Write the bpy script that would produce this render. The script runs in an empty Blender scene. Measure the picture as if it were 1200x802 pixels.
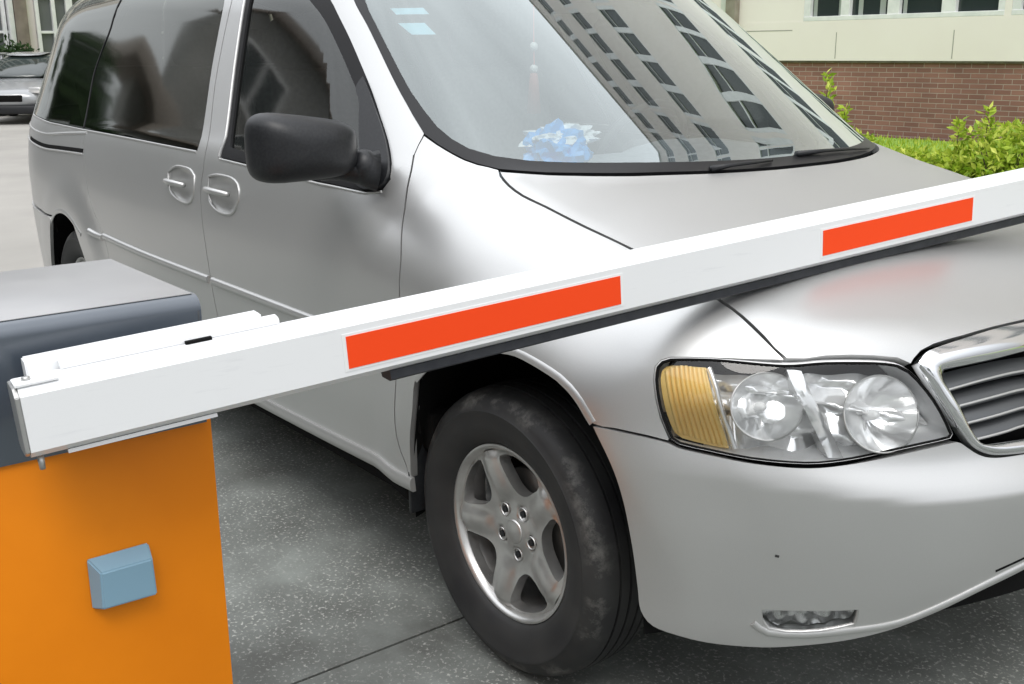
import bpy, bmesh, math, random
import numpy as np
from mathutils import Vector, Matrix, noise
from mathutils.geometry import delaunay_2d_cdt
R=math.radians
sc=bpy.context.scene; COL=sc.collection
# ---------------------------------------------------------------- camera
cam_d=bpy.data.cameras.new('camera'); cam=bpy.data.objects.new('camera',cam_d); COL.objects.link(cam)
_f=Vector((math.cos(R(142.025))*math.cos(R(15.085)),math.sin(R(142.025))*math.cos(R(15.085)),-math.sin(R(15.085))))
_r=_f.cross(Vector((0,0,1))).normalized(); _u=_r.cross(_f)
_a=R(-.46); _r2=_r*math.cos(_a)+_u*math.sin(_a); _u2=-_r*math.sin(_a)+_u*math.cos(_a)
M=Matrix((_r2,_u2,-_f)).transposed().to_4x4(); M.translation=Vector((1.7817,-2.2393,1.3914))
cam.matrix_world=M
cam_d.sensor_width=36; cam_d.lens=36*1269.9/1200; cam_d.clip_start=.05; cam_d.clip_end=2000
sc.camera=cam
# ---------------------------------------------------------------- world, sun, exposure
world=bpy.data.worlds.new('World'); sc.world=world; world.use_nodes=True
nt=world.node_tree; nt.nodes.clear()
sky=nt.nodes.new('ShaderNodeTexSky'); sky.sky_type='NISHITA'; sky.sun_disc=False
SUN_EL,SUN_AZ=R(58),R(-38)
sky.sun_elevation=SUN_EL; sky.sun_rotation=R(128); sky.air_density=1.0; sky.dust_density=4; sky.ozone_density=1
L=nt.links.new
hs=nt.nodes.new('ShaderNodeHueSaturation'); hs.inputs['Saturation'].default_value=.5
# overcast layer: bright towards the zenith, broken by soft cloud structure
tc=nt.nodes.new('ShaderNodeTexCoord'); sp=nt.nodes.new('ShaderNodeSeparateXYZ'); L(tc.outputs['Generated'],sp.inputs[0])
gr=nt.nodes.new('ShaderNodeMapRange'); gr.inputs['From Min'].default_value=0; gr.inputs['From Max'].default_value=.9; gr.inputs['To Min'].default_value=2.5; gr.inputs['To Max'].default_value=11.5; L(sp.outputs[2],gr.inputs[0])
mp=nt.nodes.new('ShaderNodeMapping'); mp.inputs['Scale'].default_value=(1,1,2.4); L(tc.outputs['Generated'],mp.inputs[0])
cn=nt.nodes.new('ShaderNodeTexNoise'); cn.inputs['Scale'].default_value=2.1; cn.inputs['Detail'].default_value=6; L(mp.outputs[0],cn.inputs['Vector'])
cr=nt.nodes.new('ShaderNodeMapRange'); cr.inputs['From Min'].default_value=.3; cr.inputs['From Max'].default_value=.7; cr.inputs['To Min'].default_value=.82; cr.inputs['To Max'].default_value=1.12; L(cn.outputs[0],cr.inputs[0])
mu=nt.nodes.new('ShaderNodeMath'); mu.operation='MULTIPLY'; L(gr.outputs[0],mu.inputs[0]); L(cr.outputs[0],mu.inputs[1])
cc=nt.nodes.new('ShaderNodeVectorMath'); cc.operation='SCALE'; cc.inputs[0].default_value=(.965,.99,1.03); L(mu.outputs[0],cc.inputs['Scale'])
mx=nt.nodes.new('ShaderNodeMix'); mx.data_type='RGBA'; mx.inputs['Factor'].default_value=.88
bg=nt.nodes.new('ShaderNodeBackground'); bg.inputs['Strength'].default_value=.15
wo=nt.nodes.new('ShaderNodeOutputWorld')
L(sky.outputs[0],hs.inputs['Color']); L(hs.outputs[0],mx.inputs['A']); L(cc.outputs[0],mx.inputs['B']); L(mx.outputs['Result'],bg.inputs[0]); L(bg.outputs[0],wo.inputs[0])
sl=bpy.data.lights.new('sun','SUN'); sl.energy=.8; sl.angle=R(24); sl.color=(1,.965,.92)
so=bpy.data.objects.new('sun',sl); COL.objects.link(so)
sd=Vector((math.cos(SUN_AZ)*math.cos(SUN_EL),math.sin(SUN_AZ)*math.cos(SUN_EL),math.sin(SUN_EL)))
so.rotation_euler=sd.to_track_quat('Z','Y').to_euler(); so.location=(0,0,20)
sc.view_settings.view_transform='Standard'; sc.view_settings.look='None'; sc.view_settings.exposure=.55; sc.view_settings.gamma=1
# ---------------------------------------------------------------- materials
def mat(name,col=(.5,.5,.5),rough=.5,metal=0,spec=.5,coat=0,coat_r=.05,emit=None):
    m=bpy.data.materials.new(name); m.use_nodes=True
    b=m.node_tree.nodes['Principled BSDF']
    b.inputs['Base Color'].default_value=(*col,1); b.inputs['Roughness'].default_value=rough
    b.inputs['Metallic'].default_value=metal; b.inputs['Specular IOR Level'].default_value=spec
    b.inputs['Coat Weight'].default_value=coat; b.inputs['Coat Roughness'].default_value=coat_r
    return m
def nodes(m): return m.node_tree.nodes, m.node_tree.links, m.node_tree.nodes['Principled BSDF']
def N(m,t,**kw):
    n=m.node_tree.nodes.new(t)
    for k,v in kw.items():
        if hasattr(n,k): setattr(n,k,v)
        else: n.inputs[k].default_value=v
    return n
def vary(m,c1,c2,scale,detail=6,lo=.35,hi=.65,rough=None,bump=0,coord='Object',rscale=None,dist=.01,stretch=None):
    n,l,b=nodes(m)
    tc=N(m,'ShaderNodeTexCoord'); nz=N(m,'ShaderNodeTexNoise'); nz.inputs['Scale'].default_value=scale; nz.inputs['Detail'].default_value=detail
    src=tc.outputs[coord]
    if stretch:
        mp=N(m,'ShaderNodeMapping'); mp.inputs['Scale'].default_value=stretch; l.new(src,mp.inputs[0]); src=mp.outputs[0]
    l.new(src,nz.inputs['Vector'])
    cr=N(m,'ShaderNodeValToRGB'); cr.color_ramp.elements[0].position=lo; cr.color_ramp.elements[1].position=hi
    cr.color_ramp.elements[0].color=(*c1,1); cr.color_ramp.elements[1].color=(*c2,1)
    l.new(nz.outputs[0],cr.inputs[0]); l.new(cr.outputs[0],b.inputs['Base Color'])
    if rough:
        mr=N(m,'ShaderNodeMapRange'); mr.inputs['To Min'].default_value=rough[0]; mr.inputs['To Max'].default_value=rough[1]
        l.new(nz.outputs[0],mr.inputs[0]); l.new(mr.outputs[0],b.inputs['Roughness'])
    if bump:
        bp=N(m,'ShaderNodeBump'); bp.inputs['Strength'].default_value=bump; bp.inputs['Distance'].default_value=dist
        l.new(nz.outputs[0],bp.inputs['Height']); l.new(bp.outputs[0],b.inputs['Normal'])
    return m
def make_paint(name,c,dirt=.0):
    m=mat(name,c,.40,.76,.5,.35,.25)
    n,l,b=nodes(m)
    tc=N(m,'ShaderNodeTexCoord')
    fl=N(m,'ShaderNodeTexNoise'); fl.inputs['Scale'].default_value=900; fl.inputs['Detail'].default_value=2
    l.new(tc.outputs['Object'],fl.inputs['Vector'])
    dn=N(m,'ShaderNodeTexNoise'); dn.inputs['Scale'].default_value=3.2; dn.inputs['Detail'].default_value=7; dn.inputs['Roughness'].default_value=.65
    l.new(tc.outputs['Object'],dn.inputs['Vector'])
    mx=N(m,'ShaderNodeMix'); mx.data_type='RGBA'; mx.inputs['A'].default_value=(c[0]*.92,c[1]*.92,c[2]*.92,1); mx.inputs['B'].default_value=(min(1,c[0]*1.08),min(1,c[1]*1.08),min(1,c[2]*1.08),1)
    l.new(fl.outputs[0],mx.inputs['Factor'])
    l.new(mx.outputs['Result'],b.inputs['Base Color'])
    mr=N(m,'ShaderNodeMapRange'); mr.inputs['To Min'].default_value=.36; mr.inputs['To Max'].default_value=.40
    l.new(dn.outputs[0],mr.inputs[0]); l.new(mr.outputs[0],b.inputs['Roughness'])
    return m
PAINT=make_paint('silver_paint',(.56,.562,.555))
GAP=mat('gap_black',(.008,.008,.008),.9,0,.1)
RUBBER=vary(mat('tyre_rubber',(.02,.02,.021),.62),(.013,.013,.014),(.026,.026,.025),9,6,rough=(.5,.75))
def scuffs(m):
    n,l,b=nodes(m); src=b.inputs['Base Color'].links[0].from_socket
    tc=N(m,'ShaderNodeTexCoord'); nz=N(m,'ShaderNodeTexNoise'); nz.inputs['Scale'].default_value=7; nz.inputs['Detail'].default_value=9; nz.inputs['Roughness'].default_value=.72; l.new(tc.outputs['Object'],nz.inputs['Vector'])
    # worn band round the shoulder of the tyre
    sp=N(m,'ShaderNodeSeparateXYZ'); l.new(tc.outputs['Object'],sp.inputs[0]); cb=N(m,'ShaderNodeCombineXYZ'); l.new(sp.outputs[0],cb.inputs[0]); l.new(sp.outputs[2],cb.inputs[2])
    ln=N(m,'ShaderNodeVectorMath'); ln.operation='LENGTH'; l.new(cb.outputs[0],ln.inputs[0])
    c=N(m,'ShaderNodeValToRGB'); e=c.color_ramp.elements; e[0].position=.290; e[0].color=(0,0,0,1); e[1].position=.335; e[1].color=(0,0,0,1); k=e.new(.316); k.color=(1,1,1,1); l.new(ln.outputs['Value'],c.inputs[0])
    r=N(m,'ShaderNodeValToRGB'); e=r.color_ramp.elements; e[0].position=.50; e[0].color=(0,0,0,1); e[1].position=.66; e[1].color=(1,1,1,1); l.new(nz.outputs[0],r.inputs[0])
    mu=N(m,'ShaderNodeMath'); mu.operation='MULTIPLY'; l.new(c.outputs[0],mu.inputs[0]); l.new(r.outputs[0],mu.inputs[1])
    mx=N(m,'ShaderNodeMix'); mx.data_type='RGBA'; l.new(mu.outputs[0],mx.inputs['Factor']); l.new(src,mx.inputs['A']); mx.inputs['B'].default_value=(.20,.195,.18,1); l.new(mx.outputs['Result'],b.inputs['Base Color'])
scuffs(RUBBER)
BLACKP=vary(mat('black_plastic',(.02,.021,.023),.42,0,.4),(.010,.011,.013),(.018,.019,.021),160,4,rough=(.34,.48),bump=.15,dist=.0006)
SEAL=mat('window_seal',(.010,.010,.011),.6,0,.25)
FRIT=mat('windscreen_border',(.012,.012,.013),.35,0,.35,.0)
CHROME=mat('chrome',(.72,.73,.74),.10,1)
SATIN=mat('satin_trim',(.50,.50,.49),.38,.75,.5,.2)
ALLOY=vary(mat('alloy',(.6,.6,.59),.3,.85),(.52,.515,.50),(.68,.675,.66),14,5,rough=(.24,.40))
DARKIN=mat('cabin_dark',(.035,.036,.037),.8)
CABIN=vary(mat('cabin_grey',(.16,.16,.155),.85),(.13,.13,.125),(.19,.19,.18),60,4)
DASH=vary(mat('dash_grey',(.20,.22,.24),.75),(.17,.19,.21),(.24,.26,.28),40,4)
AMBER=mat('amber_plastic',(.92,.66,.24),.25,0,.4,.2)
REFL=mat('reflector',(.97,.97,.97),.12,.6)
REFL2=mat('reflector_matt',(.95,.95,.95),.5,.0)
def glass_mat(name,tint,ior=1.5,refl=1.0,rough=.0,gcol=(1,1,1)):
    m=bpy.data.materials.new(name); m.use_nodes=True; nt=m.node_tree; nt.nodes.clear()
    o=nt.nodes.new('ShaderNodeOutputMaterial'); t=nt.nodes.new('ShaderNodeBsdfTransparent'); t.inputs[0].default_value=(*tint,1)
    g=nt.nodes.new('ShaderNodeBsdfGlossy'); g.inputs['Roughness'].default_value=rough; g.inputs[0].default_value=(*gcol,1)
    f=nt.nodes.new('ShaderNodeFresnel'); f.inputs[0].default_value=ior
    mu=nt.nodes.new('ShaderNodeMath'); mu.operation='MULTIPLY'; mu.inputs[1].default_value=refl; mu.use_clamp=True
    x=nt.nodes.new('ShaderNodeMixShader')
    nt.links.new(f.outputs[0],mu.inputs[0]); nt.links.new(mu.outputs[0],x.inputs[0]); nt.links.new(t.outputs[0],x.inputs[1]); nt.links.new(g.outputs[0],x.inputs[2]); nt.links.new(x.outputs[0],o.inputs[0])
    return m
WSGLASS=glass_mat('windscreen_glass',(.72,.77,.77),1.62,3.3,.006,(.93,1,.99))
TINT=glass_mat('tinted_glass',(.12,.125,.12),1.6,1.35,.05,(.90,.92,.88))
FTINT=glass_mat('door_glass',(.26,.27,.26),1.58,1.15,.04,(.93,.95,.93))
LENS=glass_mat('lamp_lens',(.96,.97,.97),1.45,1.1,.01)
# ---------------------------------------------------------------- object helpers
def link(name,me,m=None,parent=None):
    o=bpy.data.objects.new(name,me); COL.objects.link(o)
    if m is not None and me is not None:
        for mm in (m if isinstance(m,(list,tuple)) else [m]): me.materials.append(mm)
    if parent is not None: o.parent=parent
    return o
def tag(o,label=None,cat=None,group=None,kind=None):
    if label: o['label']=label
    if cat: o['category']=cat
    if group: o['group']=group
    if kind: o['kind']=kind
    return o
def empty(name,loc=(0,0,0),rz=0,**k):
    o=bpy.data.objects.new(name,None); COL.objects.link(o); o.location=loc; o.rotation_euler=(0,0,rz); o.empty_display_size=.2
    tag(o,**k); return o
def raw(name,vs,fs,m,parent=None,smooth=False):
    me=bpy.data.meshes.new(name); me.from_pydata([tuple(v) for v in vs],[],[tuple(f) for f in fs]); me.update()
    if smooth: me.polygons.foreach_set('use_smooth',[True]*len(me.polygons))
    return link(name,me,m,parent)
def bmo(name,bm,m,parent=None,smooth=False,angle=None):
    me=bpy.data.meshes.new(name); bmesh.ops.recalc_face_normals(bm,faces=bm.faces); bm.to_mesh(me); bm.free()
    if smooth: me.polygons.foreach_set('use_smooth',[True]*len(me.polygons))
    if angle is not None: me.set_sharp_from_angle(angle=R(angle))
    return link(name,me,m,parent)
def box(bm,c,s,rot=None,bevel=0,seg=2):
    r=bmesh.ops.create_cube(bm,size=1); vs=r['verts']
    bmesh.ops.scale(bm,vec=s,verts=vs)
    if bevel:
        es=list({e for v in vs for e in v.link_edges}); rr=bmesh.ops.bevel(bm,geom=es,offset=bevel,segments=seg,affect='EDGES',profile=.5)
        vs=list({v for f in rr['faces'] for v in f.verts}|{v for v in vs if v.is_valid})
    if rot is not None: bmesh.ops.rotate(bm,matrix=rot,verts=vs,cent=(0,0,0))
    bmesh.ops.translate(bm,vec=c,verts=vs); return vs
def mkbox(name,c,s,m,parent=None,rot=None,bevel=0,seg=2,smooth=None):
    bm=bmesh.new(); box(bm,c,s,rot,bevel,seg)
    return bmo(name,bm,m,parent,smooth=bool(bevel) if smooth is None else smooth,angle=35 if bevel else None)
def tube_pts(pts,rad,seg=8):
    pts=[Vector(p) for p in pts]; rs=rad if isinstance(rad,(list,tuple)) else [rad]*len(pts)
    vs=[];fs=[]
    up=Vector((0,0,1))
    for i,p in enumerate(pts):
        d=(pts[min(i+1,len(pts)-1)]-pts[max(i-1,0)]).normalized()
        a=d.cross(up); 
        if a.length<.05: a=d.cross(Vector((1,0,0)))
        a.normalize(); b=d.cross(a)
        for k in range(seg):
            t=2*math.pi*k/seg; vs.append(p+(a*math.cos(t)+b*math.sin(t))*rs[i])
    for i in range(len(pts)-1):
        for k in range(seg):
            fs.append((i*seg+k,i*seg+(k+1)%seg,(i+1)*seg+(k+1)%seg,(i+1)*seg+k))
    fs.append(tuple(range(seg))[::-1]); fs.append(tuple((len(pts)-1)*seg+k for k in range(seg)))
    return vs,fs
def lathe(prof,seg=64,axis='Y'):
    vs=[];fs=[];n=len(prof)
    for k in range(seg):
        t=2*math.pi*k/seg
        for (r,d) in prof: vs.append((r*math.cos(t),d,r*math.sin(t)))
    for k in range(seg):
        for i in range(n-1):
            a=k*n+i; b=((k+1)%seg)*n+i; fs.append((a,a+1,b+1,b))
    return vs,fs
# ---------------------------------------------------------------- the van's body surface (chart -> point)
X0,XR,ZC,AS=.25,-3.2,.55,.72
LS=X0-XR
def hermite(xs,ys):
    xs=np.array(xs,float); ys=np.array(ys,float)
    h=np.diff(xs); d=np.diff(ys)/h
    m=np.zeros_like(ys)
    for i in range(1,len(xs)-1):
        m[i]=0 if d[i-1]*d[i]<=0 else 2*d[i-1]*d[i]/(d[i-1]+d[i])
    m[0]=d[0]; m[-1]=d[-1]
    def f(x):
        x=np.clip(x,xs[0],xs[-1]); i=np.clip(np.searchsorted(xs,x)-1,0,len(xs)-2)
        t=(x-xs[i])/h[i]; t2=t*t; t3=t2*t
        return (2*t3-3*t2+1)*ys[i]+(t3-2*t2+t)*h[i]*m[i]+(-2*t3+3*t2)*ys[i+1]+(t3-t2)*h[i]*m[i+1]
    return f
def sst(a,b,x):
    t=np.clip((x-a)/(b-a),0,1); return t*t*(3-2*t)
fW=hermite([.10,.18,.24,.30,.36,.42,.55,.70,.85,.95,1.05,1.10,1.15,1.3,1.55,1.75,1.9],
           [.80,.86,.885,.895,.897,.902,.918,.928,.930,.922,.904,.888,.864,.80,.70,.62,.56])
fA=hermite([.10,.20,.26,.32,.42,.50,.580,.592,.604,.665,.70,.75,.80,.85,.90,1.0,1.2],
           [.56,.615,.65,.672,.694,.701,.704,.7035,.698,.652,.641,.63,.605,.585,.57,.53,.45])
fHc=hermite([-.6,-.3,-.22,0,.1,.2,.3,.4,.5,.6,.7,.8,.9,1.1],
            [1.22,1.195,1.185,1.13,1.108,1.083,1.057,1.028,.996,.96,.922,.885,.85,.78])
ARCH=((.07,.345),(-2.97,.335))
def W(z,x):
    w=fW(z)
    w=w*(1-.035*sst(-2.0,-3.5,x))
    for cx,cz in ARCH:
        r=np.hypot(x-cx,z-cz)
        w=w+.020*(1-sst(.44,.60,r))
    return w
def zglass(x,y): return 1.10+(.10-x-.415*(np.abs(y)/.79)**2.6)/1.49
def Htop(x,y):
    y=np.abs(y)
    hood=fHc(x)-.168*y**2.5
    g=zglass(x,y)
    roof=1.745-.10*(y/.7)**2.6-.02*sst(-1.5,-.6,x)-.05*sst(-2.5,-4.,x)
    gr=-np.logaddexp(-g*25,-roof*25)/25
    # keep glass plane from cutting the hood ahead of cowl
    return np.logaddexp(hood*150,gr*150)/150
def roundmax(a,b,k):
    u=np.maximum(a+k,0); v=np.maximum(b+k,0)
    return np.minimum(np.maximum(a,b),-k)+np.hypot(u,v)
def F(x,y,z):
    w=W(z,np.clip(x,XR-.3,X0+.45)); a=fA(z-.060*sst(.45,1.0,np.abs(y)))
    fx=np.maximum(x-X0,0)/a
    ar=.97-.12*sst(1.1,1.8,z)
    rx=np.maximum(XR-x,0)/ar
    rho_f=np.sqrt(fx**2+(y/w)**2)
    ay=np.abs(y/w)
    rho_r=(rx**3+ay**3)**(1/3.)
    rho=np.where(x>X0,rho_f,rho_r)
    side=(rho-1)*np.where(x>X0,a+(w-a)*np.clip(np.abs(y)/w,0,1),w)
    top=z-Htop(x,y)
    nz=.96-.10*sst(-.05,-.55,x)
    top=top*nz
    k=.10+.10*sst(-1.3,-.05,x)-.135*sst(.25,.72,x+.0*z)
    return roundmax(side,top,k)
def chart_od(s,ph):
    s=np.asarray(s,float); ph=np.asarray(ph,float)
    th=np.where(s>0,s/AS,np.where(s<-LS,(s+LS)/AS,0))
    ox=np.where(s>0,X0,np.where(s<-LS,XR,X0+s))
    O=np.stack([ox,0*ox,ZC+0*ox],-1)
    D=np.stack([np.sin(th)*np.cos(ph),-np.cos(th)*np.cos(ph),np.sin(ph)],-1)
    return O,D
def S(s,ph):
    O,D=chart_od(s,ph)
    lo=np.zeros(D.shape[:-1]); hi=lo+2.2
    for _ in range(34):
        m=(lo+hi)/2; P=O+D*m[...,None]
        inside=F(P[...,0],P[...,1],P[...,2])<0
        lo=np.where(inside,m,lo); hi=np.where(inside,hi,m)
    return O+D*lo[...,None]
def grad(P,h=2e-3):
    g=[]
    for i in range(3):
        d=np.zeros(3); d[i]=h
        A=P+d;B=P-d
        g.append(F(A[...,0],A[...,1],A[...,2])-F(B[...,0],B[...,1],B[...,2]))
    g=np.stack(g,-1); return g/np.linalg.norm(g,axis=-1,keepdims=True)
def unchart(P):
    x,y,z=P[...,0],P[...,1],P[...,2]
    f=x>X0; r=x<XR
    th=np.where(f,np.arctan2(x-X0,-y),np.where(r,-np.arctan2(XR-x,-y),0))
    s=np.where(f,th*AS,np.where(r,-LS+th*AS,x-X0))
    rad=np.where(f,np.hypot(x-X0,y),np.where(r,np.hypot(x-XR,y),-y))
    return np.stack([s,np.arctan2(z-ZC,rad)],-1)
D={
 'seamA':[(-0.706,0.704),(-0.705,0.674),(-0.701,0.647),(-0.683,0.606),(-0.667,0.557),(-0.647,0.509),(-0.627,0.47),(-0.582,0.386),(-0.57,0.303),(-0.581,0.191),(-0.586,0.077),(-0.6,0.007),(-0.606,-0.067),(-0.597,-0.113),(-0.58,-0.147),(-0.573,-0.167)],
 'seamB':[(-1.932,1.014),(-1.891,0.964),(-1.867,0.87),(-1.827,0.745),(-1.743,0.582),(-1.727,0.493),(-1.731,0.43),(-1.72,0.381),(-1.702,0.286),(-1.68,0.128),(-1.66,-0.066),(-1.645,-0.175)],
 'seamC':[(-3.301,1.128),(-3.046,1.013),(-3.032,0.925),(-3.064,0.857),(-3.084,0.773),(-3.034,0.651),(-2.992,0.567),(-2.938,0.478),(-2.89,0.378),(-2.844,0.282),(-2.786,0.227),(-2.722,0.165),(-2.696,0.083),(-2.664,-0.016),(-2.626,-0.115)],
 'archF':[(-0.579,-0.203),(-0.544,-0.071),(-0.511,0.032),(-0.487,0.112),(-0.436,0.156),(-0.366,0.194),(-0.268,0.231),(-0.182,0.253),(-0.119,0.26),(-0.044,0.25),(0.007,0.238),(0.032,0.224),(0.056,0.202),(0.08,0.168),(0.113,0.096),(0.131,0.022),(0.141,-0.067),(0.147,-0.175),(0.151,-0.229)],
 'bumpbot':[(0.151,-0.229),(0.171,-0.262),(0.218,-0.278),(0.269,-0.292),(0.346,-0.304),(0.413,-0.3),(0.483,-0.29),(0.555,-0.27),(0.63,-0.236),(0.71,-0.196),(0.801,-0.161)],
 'bumptop':[(0.08,0.168),(0.115,0.169),(0.165,0.167),(0.194,0.163),(0.209,0.156),(0.262,0.149),(0.31,0.143),(0.368,0.14),(0.408,0.142),(0.459,0.152),(0.514,0.167),(0.574,0.183),(0.641,0.198),(0.657,0.188),(0.677,0.169),(0.7,0.154),(0.732,0.148),(0.795,0.148)],
 'lamp':[(0.161,0.281),(0.158,0.307),(0.163,0.32),(0.175,0.329),(0.243,0.344),(0.343,0.353),(0.404,0.37),(0.483,0.382),(0.527,0.381),(0.551,0.367),(0.585,0.324),(0.611,0.275),(0.635,0.216),(0.63,0.205),(0.574,0.191),(0.514,0.175),(0.459,0.159),(0.407,0.148),(0.368,0.146),(0.31,0.148),(0.261,0.154),(0.208,0.161),(0.196,0.169),(0.18,0.209)],
 'amber':[(0.162,0.282),(0.16,0.305),(0.165,0.317),(0.177,0.324),(0.231,0.332),(0.245,0.293),(0.263,0.227),(0.283,0.16),(0.261,0.16),(0.208,0.168),(0.195,0.178),(0.181,0.214)],
 'lampdiv':[(0.358,0.358),(0.38,0.3),(0.403,0.23),(0.428,0.151)],
 'hoodseam':[(-0.233,-0.7),(-0.212,-0.712),(-0.162,-0.727),(-0.104,-0.733),(-0.03,-0.728),(0.046,-0.728),(0.1,-0.728),(0.229,-0.72),(0.355,-0.715),(0.469,-0.713),(0.516,-0.713),(0.568,-0.714),(0.617,-0.707)],
 'hoodfront':[(0.617,-0.707),(0.657,-0.648),(0.703,-0.571),(0.726,-0.53),(0.742,-0.51),(0.741,-0.499),(0.741,-0.478),(0.746,-0.446),(0.762,-0.372),(0.775,-0.291),(0.787,-0.203)],
 'grille':[(0.561,0.385),(0.575,0.409),(0.603,0.427),(0.676,0.458),(0.763,0.487),(0.866,0.507)],
 'grilleside':[(0.561,0.385),(0.574,0.357),(0.605,0.298),(0.637,0.235),(0.668,0.185),(0.695,0.163),(0.723,0.153),(0.795,0.15)],
 'grilleopen':[(0.617,0.376),(0.708,0.398),(0.832,0.424)],
 'grilleopenside':[(0.607,0.367),(0.615,0.338),(0.641,0.287),(0.666,0.231),(0.685,0.194),(0.7,0.186),(0.801,0.187)],
 'bars':[(0.624,0.34),(0.821,0.382),(0.638,0.298),(0.811,0.335),(0.656,0.253),(0.803,0.284),(0.675,0.211),(0.803,0.233)],
 'sidewin':[(-2.002,1.012),(-1.946,0.955),(-1.893,0.792),(-1.806,0.592),(-1.802,0.549),(-2.349,0.555),(-2.966,0.564),(-3.576,0.575),(-3.787,0.558),(-3.872,0.565),(-3.882,0.614),(-3.897,0.694),(-3.912,0.785),(-3.927,0.843),(-3.948,0.905),(-3.913,0.975),(-3.733,1.056),(-3.481,1.101),(-3.15,1.082)],
 'frontwin':[(-1.821,1.009),(-1.785,0.961),(-1.712,0.793),(-1.621,0.602),(-1.621,0.561),(-1.62,0.54),(-1.402,0.534),(-1.154,0.528),(-0.98,0.522),(-0.789,0.525),(-0.738,0.54),(-0.729,0.57),(-0.747,0.608),(-0.794,0.661),(-0.848,0.707),(-0.916,0.762),(-0.992,0.814),(-1.09,0.874),(-1.189,0.925),(-1.247,0.952),(-1.385,0.996)],
 'frontglass':[(-1.786,1.002),(-1.759,0.96),(-1.687,0.793),(-1.598,0.604),(-1.577,0.574),(-1.388,0.564),(-1.172,0.558),(-0.979,0.554),(-0.838,0.555),(-0.842,0.591),(-0.897,0.673),(-0.932,0.731),(-0.987,0.766),(-1.094,0.833),(-1.232,0.904),(-1.374,0.954),(-1.494,0.99)],
 'sail':[(-0.935,0.73),(-0.897,0.673),(-0.842,0.591),(-0.831,0.543),(-0.79,0.527),(-0.742,0.541),(-0.733,0.571),(-0.75,0.607),(-0.795,0.658),(-0.849,0.705),(-0.916,0.757),(-0.966,0.792),(-0.971,0.762)],
 'ws':[(-0.679,1.526),(-0.698,1.457),(-0.715,1.391),(-0.74,1.288),(-0.758,1.196),(-0.753,1.174),(-0.744,1.155),(-0.735,1.142),(-0.723,1.133),(-0.7,1.123),(-0.672,1.12),(-0.632,1.117),(-0.589,1.116),(-0.542,1.115),(-0.477,1.114),(-0.405,1.114),(-0.327,1.113),(-0.237,1.112)],
 'wsin':[(-0.667,1.525),(-0.687,1.456),(-0.704,1.387),(-0.725,1.292),(-0.733,1.212),(-0.728,1.185),(-0.716,1.165),(-0.688,1.15),(-0.639,1.141),(-0.567,1.137),(-0.454,1.135),(-0.297,1.132),(-0.177,1.13)],
 'slot':[(-3.717,0.469),(-2.941,0.487),(-2.942,0.476),(-3.701,0.46)],
 'qcrease':[(-3.851,0.492),(-2.929,0.549)],
 'rbump':[(-3.817,0.17),(-3.673,0.169),(-3.418,0.178)],
 'archR':[(-3.442,0.132),(-3.536,-0.002),(-3.728,-0.173)],
 'archR2':[(-3.442,0.132),(-3.361,0.181),(-3.269,0.203),(-3.176,0.202),(-3.083,0.179),(-2.98,0.134),(-2.896,0.068),(-2.862,-0.01)],
 'h1':[(-1.677,0.48),(-1.618,0.489),(-1.518,0.488),(-1.465,0.473),(-1.45,0.437),(-1.477,0.398),(-1.516,0.385),(-1.584,0.385),(-1.642,0.399),(-1.671,0.428)],
 'h2':[(-2.008,0.467),(-1.943,0.49),(-1.829,0.489),(-1.787,0.472),(-1.785,0.411),(-1.823,0.387),(-1.908,0.389),(-1.983,0.413)],
 'h1bar':[(-1.68,0.442),(-1.492,0.438)],
 'h2bar':[(-2.008,0.438),(-1.827,0.437)],
 'mold':[(-2.88,0.172),(-2.72,0.169),(-2.019,0.161),(-1.477,0.161),(-1.02,0.16)],
 'rockT':[(-1.35,-0.199),(-0.58,-0.176)],
 'rockB':[(-1.442,-0.231),(-0.584,-0.205)],
 'fog':[(0.334,-0.201),(0.485,-0.204),(0.486,-0.224),(0.482,-0.25),(0.426,-0.264),(0.372,-0.264),(0.345,-0.254),(0.334,-0.227)],
 'crease':[(0.08,0.168),(0.118,0.123),(0.17,0.106),(0.218,0.091),(0.302,0.084),(0.364,0.032),(0.464,0.039),(0.601,0.066),(0.775,0.083)],
 'tail':[(-3.848,0.486),(-3.826,0.368),(-3.817,0.17)],
}

def S_(U): U=np.asarray(U,float); return S(U[:,0],U[:,1])
def map_side(U): P=S_(U); return P,grad(P)
def solve_dir(O,D,lo,hi):
    lo=np.full(len(O),float(lo)); hi=np.full(len(O),float(hi))
    for _ in range(34):
        m=(lo+hi)/2; P=O+D*m[:,None]; ins=F(P[:,0],P[:,1],P[:,2])<0
        lo=np.where(ins,m,lo); hi=np.where(ins,hi,m)
    P=O+D*lo[:,None]; return P,grad(P)
def map_top(U):          # (x,y)
    U=np.asarray(U,float); O=np.stack([U[:,0],U[:,1],0*U[:,0]+.6],-1); D=np.tile([0,0,1.],(len(U),1)); return solve_dir(O,D,0,1.5)
def map_glass(U):        # (y,z)
    U=np.asarray(U,float); O=np.stack([0*U[:,0]-1.9,U[:,0],U[:,1]],-1); D=np.tile([1.,0,0],(len(U),1)); return solve_dir(O,D,0,2.6)
def in_poly(pts,poly):
    x,y=pts[:,0],pts[:,1]; ins=np.zeros(len(pts),bool); n=len(poly)
    for i in range(n):
        x1,y1=poly[i]; x2,y2=poly[(i+1)%n]
        c=((y1>y)!=(y2>y))&(x<(x2-x1)*(y-y1)/((y2-y1) if y2!=y1 else 1e-12)+x1)
        ins^=c
    return ins
def area(p): p=np.asarray(p); x,y=p[:,0],p[:,1]; return .5*np.sum(x*np.roll(y,-1)-y*np.roll(x,-1))
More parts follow.
